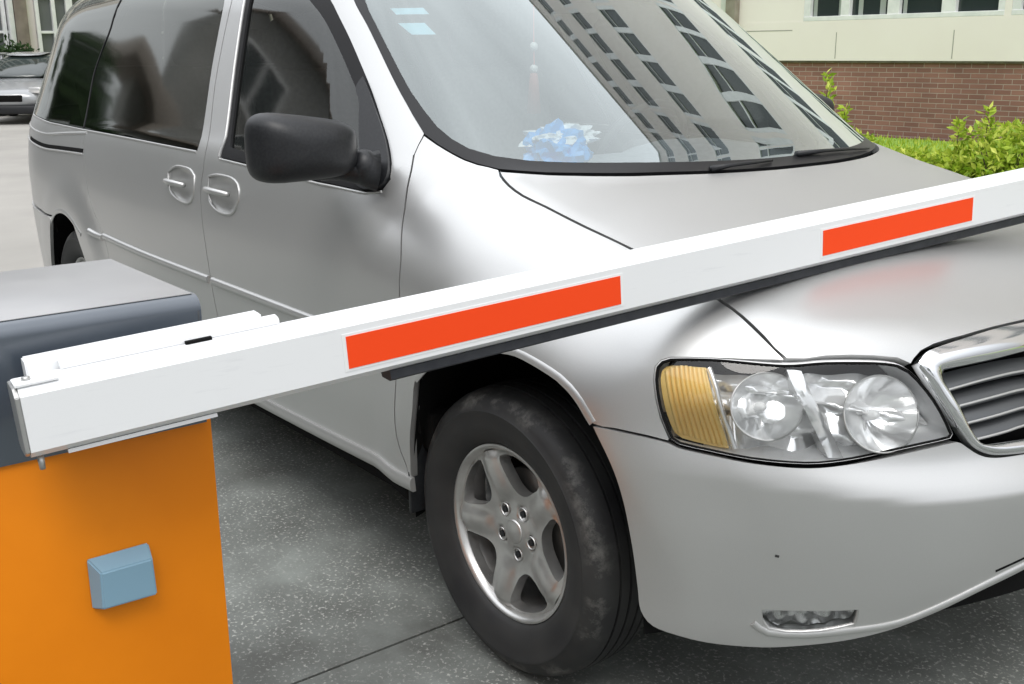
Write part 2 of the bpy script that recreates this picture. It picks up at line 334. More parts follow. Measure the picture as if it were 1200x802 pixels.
def resample(poly,sp,closed=True,smooth=False):
    p=np.asarray(poly,float); n=len(p)
    out=[]
    rng=range(n if closed else n-1)
    for i in rng:
        a,b=p[i],p[(i+1)%n]; L=np.linalg.norm((b-a)*[1,.9]); k=max(1,int(math.ceil(L/sp)))
        if smooth:
            p0=p[(i-1)%n] if closed or i>0 else a; p3=p[(i+2)%n] if closed or i<n-2 else b
        for j in range(k):
            t=j/k
            if smooth:
                m0=(b-p0)*.5; m1=(p3-a)*.5
                l0=np.linalg.norm(m0);l1=np.linalg.norm(m1);d=np.linalg.norm(b-a)
                # soften tangents at sharp corners / uneven spacing
                if np.dot(a-p0,b-a)<.5*np.linalg.norm(a-p0)*d: m0=(b-a)
                elif l0>0: m0=m0/l0*min(l0,d)
                if np.dot(p3-b,b-a)<.5*np.linalg.norm(p3-b)*d: m1=(b-a)
                elif l1>0: m1=m1/l1*min(l1,d)
                t2=t*t;t3=t2*t
                out.append((2*t3-3*t2+1)*a+(t3-2*t2+t)*m0+(-2*t3+3*t2)*b+(t3-t2)*m1)
            else: out.append(a+(b-a)*t)
    if not closed: out.append(p[-1])
    return np.array(out)
def inset_poly(p,d):
    p=np.asarray(p,float); 
    if area(p)<0: p=p[::-1]
    e=np.roll(p,-1,0)-p; e/=np.linalg.norm(e,axis=1,keepdims=True)+1e-12
    nrm=np.stack([-e[:,1],e[:,0]],-1)      # left = inside for ccw
    m=nrm+np.roll(nrm,1,0); m/=np.maximum(np.linalg.norm(m,axis=1,keepdims=True),.35)
    c=np.clip((m*nrm).sum(1,keepdims=True),.5,1)
    return p+m*d/c
def panel(name,poly,m,parent,mp=map_side,sp=.04,inset=.0022,off=0,flange=.014,holes=(),smooth=True,flip=False,disp=None,fm=None,back=False):
    P0=inset_poly(resample(poly,sp,smooth=smooth),inset)
    H=[resample(h,sp,smooth=smooth) for h in holes]
    H=[h if area(h)<0 else h[::-1] for h in H]
    lo=P0.min(0);hi=P0.max(0)
    xs=np.arange(lo[0],hi[0],sp); ys=np.arange(lo[1],hi[1],sp*.95)
    G=np.array([(x+(j%2)*sp*.5,y) for j,y in enumerate(ys) for x in xs])
    if len(G)==0: G=np.zeros((0,2))
    keep=in_poly(G,P0)
    for h in H: keep&=~in_poly(G,h)
    G=G[keep]
    B=np.vstack([P0]+H)
    if len(G):
        dmin=np.full(len(G),9.)
        for c in range(0,len(B)): dmin=np.minimum(dmin,np.hypot(G[:,0]-B[c,0],G[:,1]-B[c,1]))
        G=G[dmin>sp*.45]
    V=[Vector(v) for v in np.vstack([B,G])]
    E=[];o=0
    for L in [P0]+H:
        n=len(L); E+=[(o+i,o+(i+1)%n) for i in range(n)]; o+=n
    r=delaunay_2d_cdt(V,E,[],0,1e-7)
    V2=np.array([tuple(v) for v in r[0]]); Fc=[f for f in r[2]]
    C=np.array([V2[list(f)].mean(0) for f in Fc]); k=in_poly(C,P0)
    for h in H: k&=~in_poly(C,h)
    Fc=[tuple(f) for f,q in zip(Fc,k) if q]
    XYZ,NR=mp(V2)
    if disp is not None: XYZ=XYZ+NR*disp(V2)[:,None]
    XYZ=XYZ+NR*off
    if flip: XYZ=XYZ*[1,-1,1]; NR=NR*[1,-1,1]
    # orient
    out=[]
    for f in Fc:
        a,b,c=XYZ[f[0]],XYZ[f[1]],XYZ[f[2]]
        if np.dot(np.cross(b-a,c-a),NR[f[0]])<0: f=f[::-1]
        out.append(f)
    vs=[tuple(v) for v in XYZ]; nrm=[tuple(v) for v in NR]; fs=list(out); nn=len(vs)
    mi=[0]*len(fs)
    if flange:
        ed={}
        for f in out:
            for i in range(len(f)):
                a,b=f[i],f[(i+1)%len(f)]
                if (b,a) in ed: ed.pop((b,a))
                else: ed[(a,b)]=1
        mpd={}
        for (a,b) in ed:
            for q in (a,b):
                if q not in mpd:
                    mpd[q]=(len(vs),len(vs)+1); vs.append(vs[q]); vs.append(tuple(XYZ[q]-NR[q]*flange)); nrm.append(None);nrm.append(None)
            fs.append((mpd[b][0],mpd[a][0],mpd[a][1],mpd[b][1])); mi.append(1 if fm else 0)
    me=bpy.data.meshes.new(name); me.from_pydata(vs,[],fs); me.update()
    me.polygons.foreach_set('use_smooth',[True]*len(me.polygons))
    me.polygons.foreach_set('material_index',mi)
    # flange normals from geometry
    acc={}
    for p in me.polygons:
        if p.index>=len(out):
            for v in p.vertices: acc[v]=acc.get(v,Vector((0,0,0)))+p.normal
    ln=[]
    for v in range(len(vs)):
        if nrm[v] is not None and disp is None: ln.append(nrm[v])
        elif v in acc: ln.append(tuple(acc[v].normalized()))
        else: ln.append((0,0,0))
    me.normals_split_custom_set_from_vertices(ln)
    return link(name,me,[m,fm] if fm else m,parent)
def strip(name,pts,w,h,m,parent,flip=False,mp=map_side,off=0,sp=.03,closed=False,prof=None):
    """a raised bead that follows the body along a chart polyline"""
    c=resample(pts,sp,closed=closed,smooth=True)
    P,NN=mp(c)
    if flip: P=P*[1,-1,1];NN=NN*[1,-1,1]
    T=np.roll(P,-1,0)-np.roll(P,1,0)
    if not closed: T[0]=P[1]-P[0]; T[-1]=P[-1]-P[-2]
    T/=np.linalg.norm(T,axis=1,keepdims=True)
    Bn=np.cross(NN,T)
    prof=prof or [(-.5,-.3),(-.5,.45),(-.32,.88),(0,1),(.32,.88),(.5,.45),(.5,-.3)]
    vs=[];fs=[];k=len(prof)
    for i in range(len(P)):
        for (a,b) in prof: vs.append(P[i]+Bn[i]*a*w+NN[i]*(b*h+off))
    n=len(P)
    for i in range(n if closed else n-1):
        j=(i+1)%n
        for q in range(k-1): fs.append((i*k+q,i*k+q+1,j*k+q+1,j*k+q))
    if not closed: fs.append(tuple(range(k))); fs.append(tuple((n-1)*k+q for q in range(k))[::-1])
    bm=bmesh.new(); bv=[bm.verts.new(tuple(v)) for v in vs]
    for f in fs: bm.faces.new([bv[q] for q in f])
    return bmo(name,bm,m,parent,smooth=True,angle=50)
def mirs(pts): return [(2*AS*math.pi/2-s,p) for s,p in pts][::-1]
# ---------------------------------------------------------------- the silver van
van=empty('minivan',(0,0,0),label='silver minivan with black door mirror, stopped at the lowered barrier boom',cat='minivan')
SF=2*AS*math.pi/2
A=D['seamA'];Bm=D['seamB'];Cm=D['seamC']
wsU=D['ws']
def side_of(yz):                     # windscreen-chart point -> side-chart point
    P,_=map_glass([(-abs(yz[0]),yz[1])]); return tuple(unchart(P)[0])
wsS=[side_of(q) for q in wsU]        # from (415,0) top down to the cowl
FT=1.12
for flip in (False,True):
    kw=dict(flip=flip)
    archF=D['archF']; bt=D['bumptop']; la=D['lamp']; hs_=D['hoodseam']
    iws=4; jws=9                       # (497,157) .. (585,199)
    # fender
    hsS=[tuple(unchart(map_top([q])[0])[0]) for q in hs_]
    fender=A[::-1][1:]+wsS[iws+1:jws]+hsS+la[4:1:-1]+[la[1],la[0],la[-1],la[-2]]+bt[3::-1]+archF[1:-5][::-1]+[(A[-1][0]+.005,-.205),(A[-1][0]+.0,-.2)]
    fender=[q for i,q in enumerate(fender) if i==0 or math.hypot(q[0]-fender[i-1][0],q[1]-fender[i-1][1])>.004]
    # front door
    fw=D['frontwin']
    fdoor=A[2:]+[(A[-1][0]-.004,-.186)]+[(-1.30,-.215),(-1.63,-.215)]+Bm[::-1]+[(-1.93,FT-.06),(-1.83,FT-.06)]+fw[0:13]
    sw=D['sidewin']
    sdoor=[(q[0],q[1]) for q in Bm]+[(-1.64,-.215),(-2.2,-.215),(-2.60,-.210)]+Cm[::-1][:8]+sw[6:3:-1]+sw[3::-1]+[(-2.02,FT-.06),(-1.935,FT-.06)]
    ar2=D['archR2']; 
    rarch=[(-3.60,-.21),(-3.56,-.10),(-3.515,.0),(-3.47,.09)]+ar2+[(-2.835,-.10),(-2.82,-.2)]
    quarter=Cm[7:]+[(-2.63,-.205)]+rarch[::-1][0:]+[(-3.62,-.22)][:0]+[]
    # quarter: from seam C down, arch, bumper seam, rear corner, up the D pillar, back along the window
    quarter=Cm[7:]+[(-2.62,-.205),(-2.82,-.205)]+[q for q in rarch[::-1][1:] if q[1]>.165]+[(-3.418,.172),(-3.67,.165),(-3.85,.165),(-3.97,.165),(-4.02,.50),(-4.04,.56),(-4.08,.75),(-4.09,.93),(-4.07,1.04),(-3.95,FT),(-3.30,FT+.02),(-3.10,FT-.02)]+[(-3.15,1.085),(-3.481,1.105)]+sw[16:5:-1]
    rbump=[(-3.418,.166),(-3.45,.11),(-3.50,.0),(-3.56,-.12),(-3.60,-.24),(-3.75,-.25),(-4.0,-.25),(-4.33,-.25),(-4.9,-.25),(-4.9,.165),(-4.33,.165),(-3.97,.160),(-3.67,.160)]
    if not flip: rbump_full=rbump
    panel('fender',fender,PAINT,van,sp=.035,inset=.0028,flange=.02,**kw)
    dr=panel('front_door',fdoor,PAINT,van,sp=.04,holes=[D['h1']],**kw)
    sd_=panel('sliding_door',sdoor,PAINT,van,sp=.04,holes=[D['h2']],**kw)
    qp=panel('quarter_panel',quarter,PAINT,van,sp=.045,**kw)
    # A pillar between windscreen edge and door frame
    pil=wsS[0:iws+1]+A[1:3]+fw[12:][0:9]+[(-1.47,1.05),(-1.40,1.10),(-1.33,1.08),(-1.24,1.02)]
    pil=wsS[iws::-1]+[(-1.24,1.02),(-1.33,1.075),(-1.43,FT),(-1.83,FT),(-1.83,FT-.06),fw[0]]+[fw[-1]]+fw[-2:10:-1]+[A[2],A[1]]
    pil=wsS[iws::-1]+[(-1.24,1.02),(-1.33,1.075),(-1.43,FT),(-1.80,FT),(-1.80,1.015)]+fw[:10:-1]+[A[2],A[1]]
    panel('windscreen_pillar',pil,PAINT,van,sp=.035,inset=.0,**kw)
    panel('roof_rail',[(-1.78,1.02),(-1.80,1.012),(-2.02,1.018),(-3.15,1.086),(-3.09,FT),(-1.78,FT)],PAINT,van,sp=.06,inset=0,**kw)
    # rear bumper side
    panel('rear_bumper',[(-3.418,.166),(-3.45,.11),(-3.50,.0),(-3.56,-.12),(-3.60,-.24),(-3.75,-.25),(-4.0,-.25),(-LS-1.125,-.25),(-LS-1.125,.160),(-3.97,.160),(-3.67,.160)],PAINT,van,sp=.06,off=.006,**kw)
    panel('tailgate',[(-4.035,.17),(-LS-1.128,.17),(-LS-1.128,1.05),(-4.6,1.08),(-4.25,1.05),(-4.12,.95),(-4.09,.75),(-4.055,.50)],PAINT,van,sp=.07,**kw)
    tl=panel('tail_lamp',[(-3.905,.18),(-4.03,.18),(-4.05,.50),(-4.09,.80),(-4.05,.80),(-3.96,.50)],mat('tail_red',(.35,.02,.015),.15,0,.5,.5) if not flip else bpy.data.materials['tail_red'],van,sp=.05,off=.004,**kw)
    # rocker strip, lower mouldings
    strip('sill_strip',[(A[-1][0]+.02,-.192),(-.80,-.201),(-1.1,-.208),(-1.5,-.214),(-2.1,-.216),(-2.80,-.214)],.036,.012,SATIN,van,**kw)
    for nm,par,a,b in (('moulding',dr,-.66,-1.665),('moulding',sd_,-1.695,-2.715),('moulding',qp,-2.735,-2.875)):
        z0=.161
        strip(nm,[(a,z0),((a+b)/2,z0),(b,z0+ (.008 if b<-2.2 else 0))],.024,.011,PAINT,par,**kw)
    # arch lips
    for nm,pts in (('arch_lip',archF[3:14]),('arch_lip',ar2[:])):
        pass
    strip('arch_lip',[(q[0],q[1]+.003) for q in archF[3:14]],.016,.003,PAINT,van,off=-.001,**kw)
    strip('arch_lip',[(-3.475,.10)]+[(q[0],q[1]+.006) for q in ar2[:-2]],.018,.004,PAINT,van,off=-.001,**kw)
    # windows
    panel('door_window_frame',fw,SEAL,van,sp=.05,off=-.002,inset=.0005,holes=[D['frontglass']],flange=.02,**kw)
    panel('door_window',D['frontglass'],FTINT,van,sp=.025,off=-.009,inset=-.006,flange=0,**kw)
    panel('side_window',sw,TINT,van,sp=.035,off=-.001,inset=.001,flange=0,**kw)
    bd=resample(sw,.05,smooth=True); inn=inset_poly(bd,.016)
    panel('side_window_border',sw,SEAL,van,sp=.06,off=-.002,inset=.001,holes=[[tuple(q) for q in inn]],flange=.012,**kw)
    strip('window_seam',[Cm[q] for q in (1,2,3,4,5,6)],.010,.002,SEAL,van,**kw)
    panel('inner_frame_post',[(Cm[1][0]-.04,Cm[1][1]),(Cm[3][0]-.04,Cm[3][1]),(Cm[6][0]-.04,Cm[6][1]-.01),(Cm[6][0]+.05,Cm[6][1]-.01),(Cm[3][0]+.05,Cm[3][1]),(Cm[1][0]+.05,Cm[1][1])],DARKIN,van,sp=.06,off=-.03,flange=.0,**kw)
    # window-line bright edge under the side glass
    strip('window_trim',[(q[0],q[1]-.006) for q in sw[4:9]],.008,.003,SATIN,van,**kw)
    strip('window_trim',[(q[0],q[1]-.006) for q in fw[5:11]],.006,.003,SATIN,van,**kw)
    strip('window_trim',[(q[0]-.012,q[1]) for q in fw[0:6]],.007,.003,SATIN,van,**kw)
    # track slot of the sliding door
    strip('track_slot',[(-2.945,.481),(-3.3,.476),(-3.62,.469),(-3.74,.463)],.016,.002,GAP,qp,**kw)
    strip('track_trim',[(-2.940,.468),(-3.3,.463),(-3.62,.456),(-3.84,.447)],.008,.005,SATIN,qp,**kw)
    strip('panel_crease',[(-2.93,.549),(-3.3,.532),(-3.72,.505),(-3.9,.490)],.012,.003,PAINT,qp,**kw)
    # handles: shallow dish, bright rim, bar
    for par,h,bar in ((dr,D['h1'],D['h1bar']),(sd_,D['h2'],D['h2bar'])):
        hh=[tuple(q) for q in h]
        rim=strip('handle_rim',hh,.008,.004,SATIN,par,closed=True,**kw)
        cx=sum(q[0] for q in hh)/len(hh);cy=sum(q[1] for q in hh)/len(hh)
        def dishf(V,cx=cx,cy=cy): 
            r=np.hypot((V[:,0]-cx)/.10,(V[:,1]-cy)/.055); return -.002-.014*np.sqrt(np.clip(1-r**2,0,1))
        panel('handle_dish',hh,SATIN,par,sp=.012,inset=-.004,off=0,disp=dishf,flange=0,**kw)
        b0,b1=bar
        P,NN=map_side([(b0[0]+.012,(b0[1]+b1[1])/2+.002),((b0[0]+b1[0])/2,(b0[1]+b1[1])/2+.003),(b1[0]-.005,(b0[1]+b1[1])/2+.002)])
        P=P+NN*np.array([[.012],[.026],[.014]])
        if flip: P=P*[1,-1,1]
        v,f=tube_pts([P[0],P[0]*.8+P[1]*.2+(P[1]-P[0])*0+0,P[1],P[2]],[.009,.010,.010,.008],10); raw('handle_bar',v,f,SATIN,par,True)
# bumper, both sides in one piece (the chart runs on round the nose)
bb=D['bumpbot']; bt=D['bumptop']
half_top=bt+[(.86,.146),(.95,.144),(1.05,.142)]
half_bot=bb+[(.86,-.135),(.95,-.12),(1.05,-.112)]
full=half_bot+[(SF/2,-.11)]+mirs(half_bot)+mirs(half_top)[0:]+[(SF/2,.142)]+half_top[::-1]
arch_up=[q for q in D['archF'][-5:-1]]
full=half_bot+[(SF/2,-.11)]+mirs(half_bot)+[(SF-q[0],q[1]) for q in arch_up[::-1]]+[(SF-q[0],q[1]) for q in half_top]+[(SF/2,.142)]+half_top[::-1]+arch_up
full=[q for i,q in enumerate(full) if math.hypot(q[0]-full[i-1][0],q[1]-full[i-1][1])>.003]
fogR_=D['fog']; fogL_=[(SF-q[0],q[1]) for q in fogR_][::-1]
bump=panel('front_bumper',full,PAINT,van,sp=.015,off=.004,holes=[fogR_,fogL_],flange=.028)
BL=D['bumpbot']
lip=[(.322,-.235),(.345,-.262),(.40,-.270),(.47,-.264)]+[(q[0],q[1]+.016) for q in BL[7:]]+[(.95,-.104),(SF/2,-.094)]
strip('bumper_lip',lip+mirs(lip[:-1]),.013,.004,PAINT,bump,off=.004,sp=.03)
strip('bumper_groove',[(.73,-.145),(.80,-.122),(.88,-.100),(SF/2,-.068)]+mirs([(.73,-.145),(.80,-.122),(.88,-.100)]),.007,.0015,GAP,bump,off=.003,sp=.03)
FOGB=mat('fog_reflector',(.7,.7,.7),.25,.8)
mk=mat('scuff_black',(.03,.03,.03),.8)
strip('paint_chip',[(.352,-.062),(.358,-.064)],.005,.001,mk,bump,off=.004)
for fg,sg in ((fogR_,1),(fogL_,-1)):
    panel('fog_lamp_back',fg,FOGB,van,sp=.014,off=-.022,inset=.002,flange=0,disp=lambda V:.006*np.sin(V[:,0]*160)+.005*np.sin(V[:,1]*210+V[:,0]*90))
    panel('fog_lamp',fg,LENS,van,sp=.03,off=-.004,inset=.002,flange=0)
    strip('fog_lamp_rim',fg,.008,.005,SATIN,van,closed=True,off=-.002)
# hood (top chart)
hsr=D['hoodseam']; hf=D['hoodfront']
_P,_=map_glass(D['ws'][9:]+[(-.12,1.111)]); cow=[(float(q[0])+.010,float(q[1])) for q in _P]; _C,_=map_glass([(0,1.111)]); cowc=float(_C[0][0])+.010
fr=[(.789,-.15),(.792,-.08),(.793,0)]
halfh=hsr+hf[1:]+fr
hood=halfh+[(x,-y) for x,y in halfh[:-1]][::-1]+[(x,-y) for x,y in cow]+[(cowc,0)]+cow[::-1]
hd=panel('hood',hood,PAINT,van,mp=map_top,sp=.045,inset=.003,off=.001,flange=.025)
# cowl strip under the screen
cw=[(-.30,-.735),(-.245,-.70)]+cow+[(cowc,0)]; cwf=cw+[(x,-y) for x,y in cw[:-1]][::-1]
# windscreen: glass and border in the (y,z) chart
W0=D['ws']; WI=D['wsin']
up=[(-.655,1.575),(-.60,1.625)]
outer=[(-.60,1.640),(-.645,1.60)]+W0+[(-.12,1.111),(0,1.111)]
outer=outer+[(-y,z) for y,z in outer[:-1]][::-1]+[(.3,1.675),(0,1.685),(-.3,1.675)]
innr=[(-.58,1.625),(-.63,1.585)]+WI+[(-.09,1.129),(0,1.129)]
innr=innr+[(-y,z) for y,z in innr[:-1]][::-1]+[(.3,1.657),(0,1.665),(-.3,1.657)]
panel('windscreen_border',outer,FRIT,van,mp=map_glass,sp=.05,off=.002,holes=[innr],flange=.01,inset=.0005)
panel('windscreen',innr,WSGLASS,van,mp=map_glass,sp=.035,off=.0,inset=-.006,flange=0)
# roof
roof=[(-1.02,-.30),(-1.06,-.50),(-1.16,-.600),(-1.5,-.615),(-2.6,-.615),(-3.2,-.60),(-3.75,-.55),(-3.95,-.45),(-4.0,0)]
roof=[(-1.0,0)]+roof; roof=roof+[(x,-y) for x,y in roof[1:-1]][::-1]
panel('roof',roof,PAINT,van,mp=map_top,sp=.09,inset=0)
# wipers
def wiper(pts,name='wiper'):
    U=np.array(pts); P,NN=map_glass(U); 
    P=P+NN*np.array([.006,.012,.012,.008])[:,None]
    v,f=tube_pts(P,[.008,.0045,.004,.003],8); return raw(name,v,f,BLACKP,van,True)
wiper([(.012,1.129),(.12,1.126),(.25,1.122),(.37,1.117)])
wiper([(-.30,1.113),(-.24,1.114),(-.17,1.116),(-.10,1.120)])
# dark inner shell behind the panel gaps, with the wheel wells left open
def inner_shell():
    ss=np.concatenate([np.linspace(-LS-1.12,-LS,14)[:-1],np.linspace(-LS,0,60)[:-1],np.linspace(0,SF,48)])
    hh=np.linspace(-.27,.525,19)
    a1=D['archF']; arch1=[(a1[0][0],-.4)]+a1+[(a1[-1][0],-.4)]
    arch2=[(-3.60,-.4),(-3.56,-.10),(-3.515,.0),(-3.47,.09)]+D['archR2']+[(-2.82,-.2),(-2.82,-.4)]
    lampP=inset_poly(D['lamp'],-.01)
    G=np.array([(s,h) for s in ss for h in hh])
    P,NN=map_side(G); P=P-NN*.024
    ctr=lambda a,b,c,d:(G[a]+G[b]+G[c]+G[d])/4
    for flip in (False,True):
        nh=len(hh);fs=[];
        C=[];Q=[]
        for i in range(len(ss)-1):
            if flip and ss[i]>=0: break
            for j in range(nh-1):
                a,b,c,d=i*nh+j,(i+1)*nh+j,(i+1)*nh+j+1,i*nh+j+1
                Q.append((a,b,c,d)); C.append(ctr(a,b,c,d))
        C=np.array(C)
        cm=C.copy(); cm[:,0]=np.where(cm[:,0]>SF/2,SF-cm[:,0],cm[:,0])
        bad=in_poly(cm,inset_poly(arch1,-.02))|in_poly(cm,inset_poly(arch2,-.02))|in_poly(cm,lampP)|((cm[:,0]>.54)&(cm[:,1]>.13))|((cm[:,0]>-.5)&(cm[:,1]>.36))
        bad|=in_poly(cm,inset_poly(D['fog'],-.02))
        # the pole side of the chart also needs the far arch left open
        far=np.array([[SF-q[0],q[1]] for q in C]); bad|=in_poly(far,inset_poly(arch1,-.02))
        Q=[q for q,b in zip(Q,bad) if not b]
        P2=P*[1,-1,1] if flip else P
        raw('inner_shell',P2,Q,GAP,van)
inner_shell()
def well(cx,pts,side):
    # liner: the arch outline carried inwards
    P,NN=map_side([(q[0],q[1]) for q in pts]); P=P-NN*.012
    vs=[];fs=[]
    ys=[0,.10,.30,.42]
    for p in P:
        for d in ys:
            r=1+.12*min(1,d/.1); vs.append((cx+(p[0]-cx)*r,(p[1]+d)*(1 if side<0 else -1),.335+(p[2]-.335)*(1+.05*min(1,d/.1))))
    n=len(ys)
    for i in range(len(P)-1):
        for k in range(n-1): fs.append((i*n+k,i*n+k+1,(i+1)*n+k+1,(i+1)*n+k))
    fs.append(tuple(i*n+n-1 for i in range(len(P))))
    raw('wheel_liner',vs,fs,GAP,van,True)
a1=[(D['archF'][0][0],-.30)]+D['archF']+[(D['archF'][-1][0],-.30)]
a2=[(-3.60,-.21),(-3.56,-.10),(-3.515,.0),(-3.47,.09)]+D['archR2']+[(-2.82,-.2),(-2.82,-.30)]
for sd in (-1,1):
    well(.07,a1,sd); well(-2.97,a2,sd)
bm=bmesh.new()
for c,s in (((-1.48,0,.30),(2.0,1.66,.10)),((-1.75,0,.36),(4.3,.92,.14)),((-3.72,0,.36),(.42,1.3,.14))): box(bm,c,s,bevel=.03)
bmo('underbody',bm,GAP,van)
# front subframe, arms and engine bay darkness
bm=bmesh.new(); box(bm,(0,0,.62),(.75,.98,.45),bevel=.04); bmo('engine_block',bm,GAP,van)
# mud flap
bm=bmesh.new()
box(bm,(-.322,-.835,.415),(.012,.17,.25),rot=None,bevel=.004); 
mf=bmo('mud_flap',bm,BLACKP,van,smooth=True,angle=35)
mkbox('mud_flap_bracket',(-.30,-.82,.50),(.05,.12,.10),GAP,van,bevel=.01)
# ---------------------------------------------------------------- wheels
def make_wheel(cx,cy,flip,steer=0):
    sgn=-1 if not flip else 1
    w=bpy.data.objects.new('wheel',None); COL.objects.link(w); w.parent=van; w.location=(cx,cy,.337)
    if flip: w.rotation_euler=(0,0,math.pi)
    # outer face towards -Y ; lathe profile (r, y)
    prof=[(.205,.075),(.207,.07)]
    tyre=[(.200,-.062),(.208,-.074),(.214,-.082),(.222,-.088),(.238,-.096),(.262,-.1035),(.282,-.1045),(.284,-.1055),(.289,-.1055),(.291,-.1035),(.303,-.099),(.314,-.092),(.3225,-.083),(.3275,-.072),(.3315,-.062)]
    gro=[]
    ys=[-.062,-.046,-.0455,-.0395,-.039,-.018,-.0175,-.0115,-.011,.011,.0115,.0175,.018,.039,.0395,.0455,.046,.062]
    rs=[.3315,.3345,.327,.327,.3348,.3365,.329,.329,.3367,.3367,.329,.329,.3365,.3348,.327,.327,.3345,.3315]
    for y,r in list(zip(ys,rs))[1:-1]: gro.append((r,y))
    tp=tyre+gro+[(r,-y) for r,y in tyre[::-1]]
    v,f=lathe(tp,96); ty=raw('tyre',v,f,RUBBER,w,True); ty.data.set_sharp_from_angle(angle=R(35))
    # rim barrel and lip
    lip=[(.186,-.040),(.190,-.058),(.195,-.070),(.1985,-.0765),(.2035,-.0790),(.2075,-.0780),(.2085,-.074),(.206,-.068),(.200,-.060),(.198,.06),(.185,.06),(.184,-.03)]
    v,f=lathe(lip+[lip[0]],96); rb=raw('rim',v,f,ALLOY,w,True); rb.data.set_sharp_from_angle(angle=R(40))
    # spoked face: polar chart (r, angle) cut with five openings
    def yf(r):
        return np.interp(r,[0,.035,.05,.075,.11,.15,.176,.19],[-.056,-.056,-.052,-.052,-.060,-.068,-.070,-.062])
    def mpw(U):
        U=np.asarray(U,float); r=np.hypot(U[:,0],U[:,1]); y=yf(r)
        a=np.degrees(np.arctan2(U[:,1],U[:,0]))
        # spokes crowned between the openings
        ph=(a-78)%72; d=np.minimum(np.abs(ph-36),36)   # 0 on the spoke's centre
        cr=np.clip(1-(d*np.pi/180*r/.030)**2,0,1)*np.clip((r-.07)/.03,0,1)
        y=y-.009*cr
        # lug wells
        for k in range(5):
            t=R(62+72*k); q=np.hypot(U[:,0]-.056*np.cos(t),U[:,1]-.056*np.sin(t)); y=y+.014*(q<.0135)
        P=np.stack([U[:,0],y,U[:,1]],-1); n=np.tile([0,-1.,0],(len(U),1)); return P,n
    circ=[(.192*math.cos(t),.192*math.sin(t)) for t in np.linspace(0,2*math.pi,72,endpoint=False)]
    holes=[]
    for k in range(5):
        c=R(78+72*k); h=[]
        # rounded crescent-sided opening
        for r_,a_ in ((.102,-7),(.099,0),(.102,7),(.110,13),(.124,17.5),(.146,21.5),(.166,24),(.178,23.5),(.184,18),(.186,9),(.186,0),(.186,-9),(.184,-18),(.178,-23.5),(.166,-24),(.146,-21.5),(.124,-17.5),(.110,-13)):
            h.append((r_*math.cos(c+R(a_)),r_*math.sin(c+R(a_))))
        holes.append(h)
    fc=panel('wheel_face',circ,ALLOY,w,mp=mpw,sp=.0085,inset=0,holes=holes,flange=.030,disp=lambda V:np.zeros(len(V)))
    fc.data.set_sharp_from_angle(angle=R(38))
    # lug nuts
    for k in range(5):
        t=R(62+72*k); bm=bmesh.new(); r=bmesh.ops.create_cone(bm,cap_ends=True,segments=6,radius1=.0105,radius2=.0085,depth=.016)
        bmesh.ops.rotate(bm,matrix=Matrix.Rotation(R(90),3,'X'),verts=bm.verts,cent=(0,0,0)); bmesh.ops.translate(bm,vec=(.056*math.cos(t),-.046,.056*math.sin(t)),verts=bm.verts)
        bmo('lug_nut',bm,BLACKP,w)
        v,f=lathe([(.0135,.004),(.0140,-.0025),(.0155,-.0025),(.0162,.0)],24)
        v=[(a+.056*math.cos(t),b-.0515,c+.056*math.sin(t)) for a,b,c in v]; raw('lug_well',v,f,ALLOY,w,True)
    v,f=lathe([(0,-.0605),(.024,-.060),(.028,-.058),(.030,-.052)],40); raw('hub_cap',v,f,ALLOY,w,True)
    # brake behind the openings
    v,f=lathe([(.05,-.010),(.135,-.010),(.137,-.008),(.137,.012),(.05,.012)],60); raw('brake_disc',v,f,mat('brake_iron',(.16,.15,.14),.5,.7) if 'brake_iron' not in bpy.data.materials else bpy.data.materials['brake_iron'],w,True)
    mkbox('brake_caliper',(-.115,-.005,.02),(.06,.06,.14),BLACKP,w,bevel=.012)
    v,f=lathe([(.0,.055),(.184,.055),(.184,.06)],48); raw('barrel_back',v,f,GAP,w,True)
    return w
make_wheel(0,-.79,False); make_wheel(-2.97,-.785,False); make_wheel(0,.79,True); make_wheel(-2.97,.785,True)
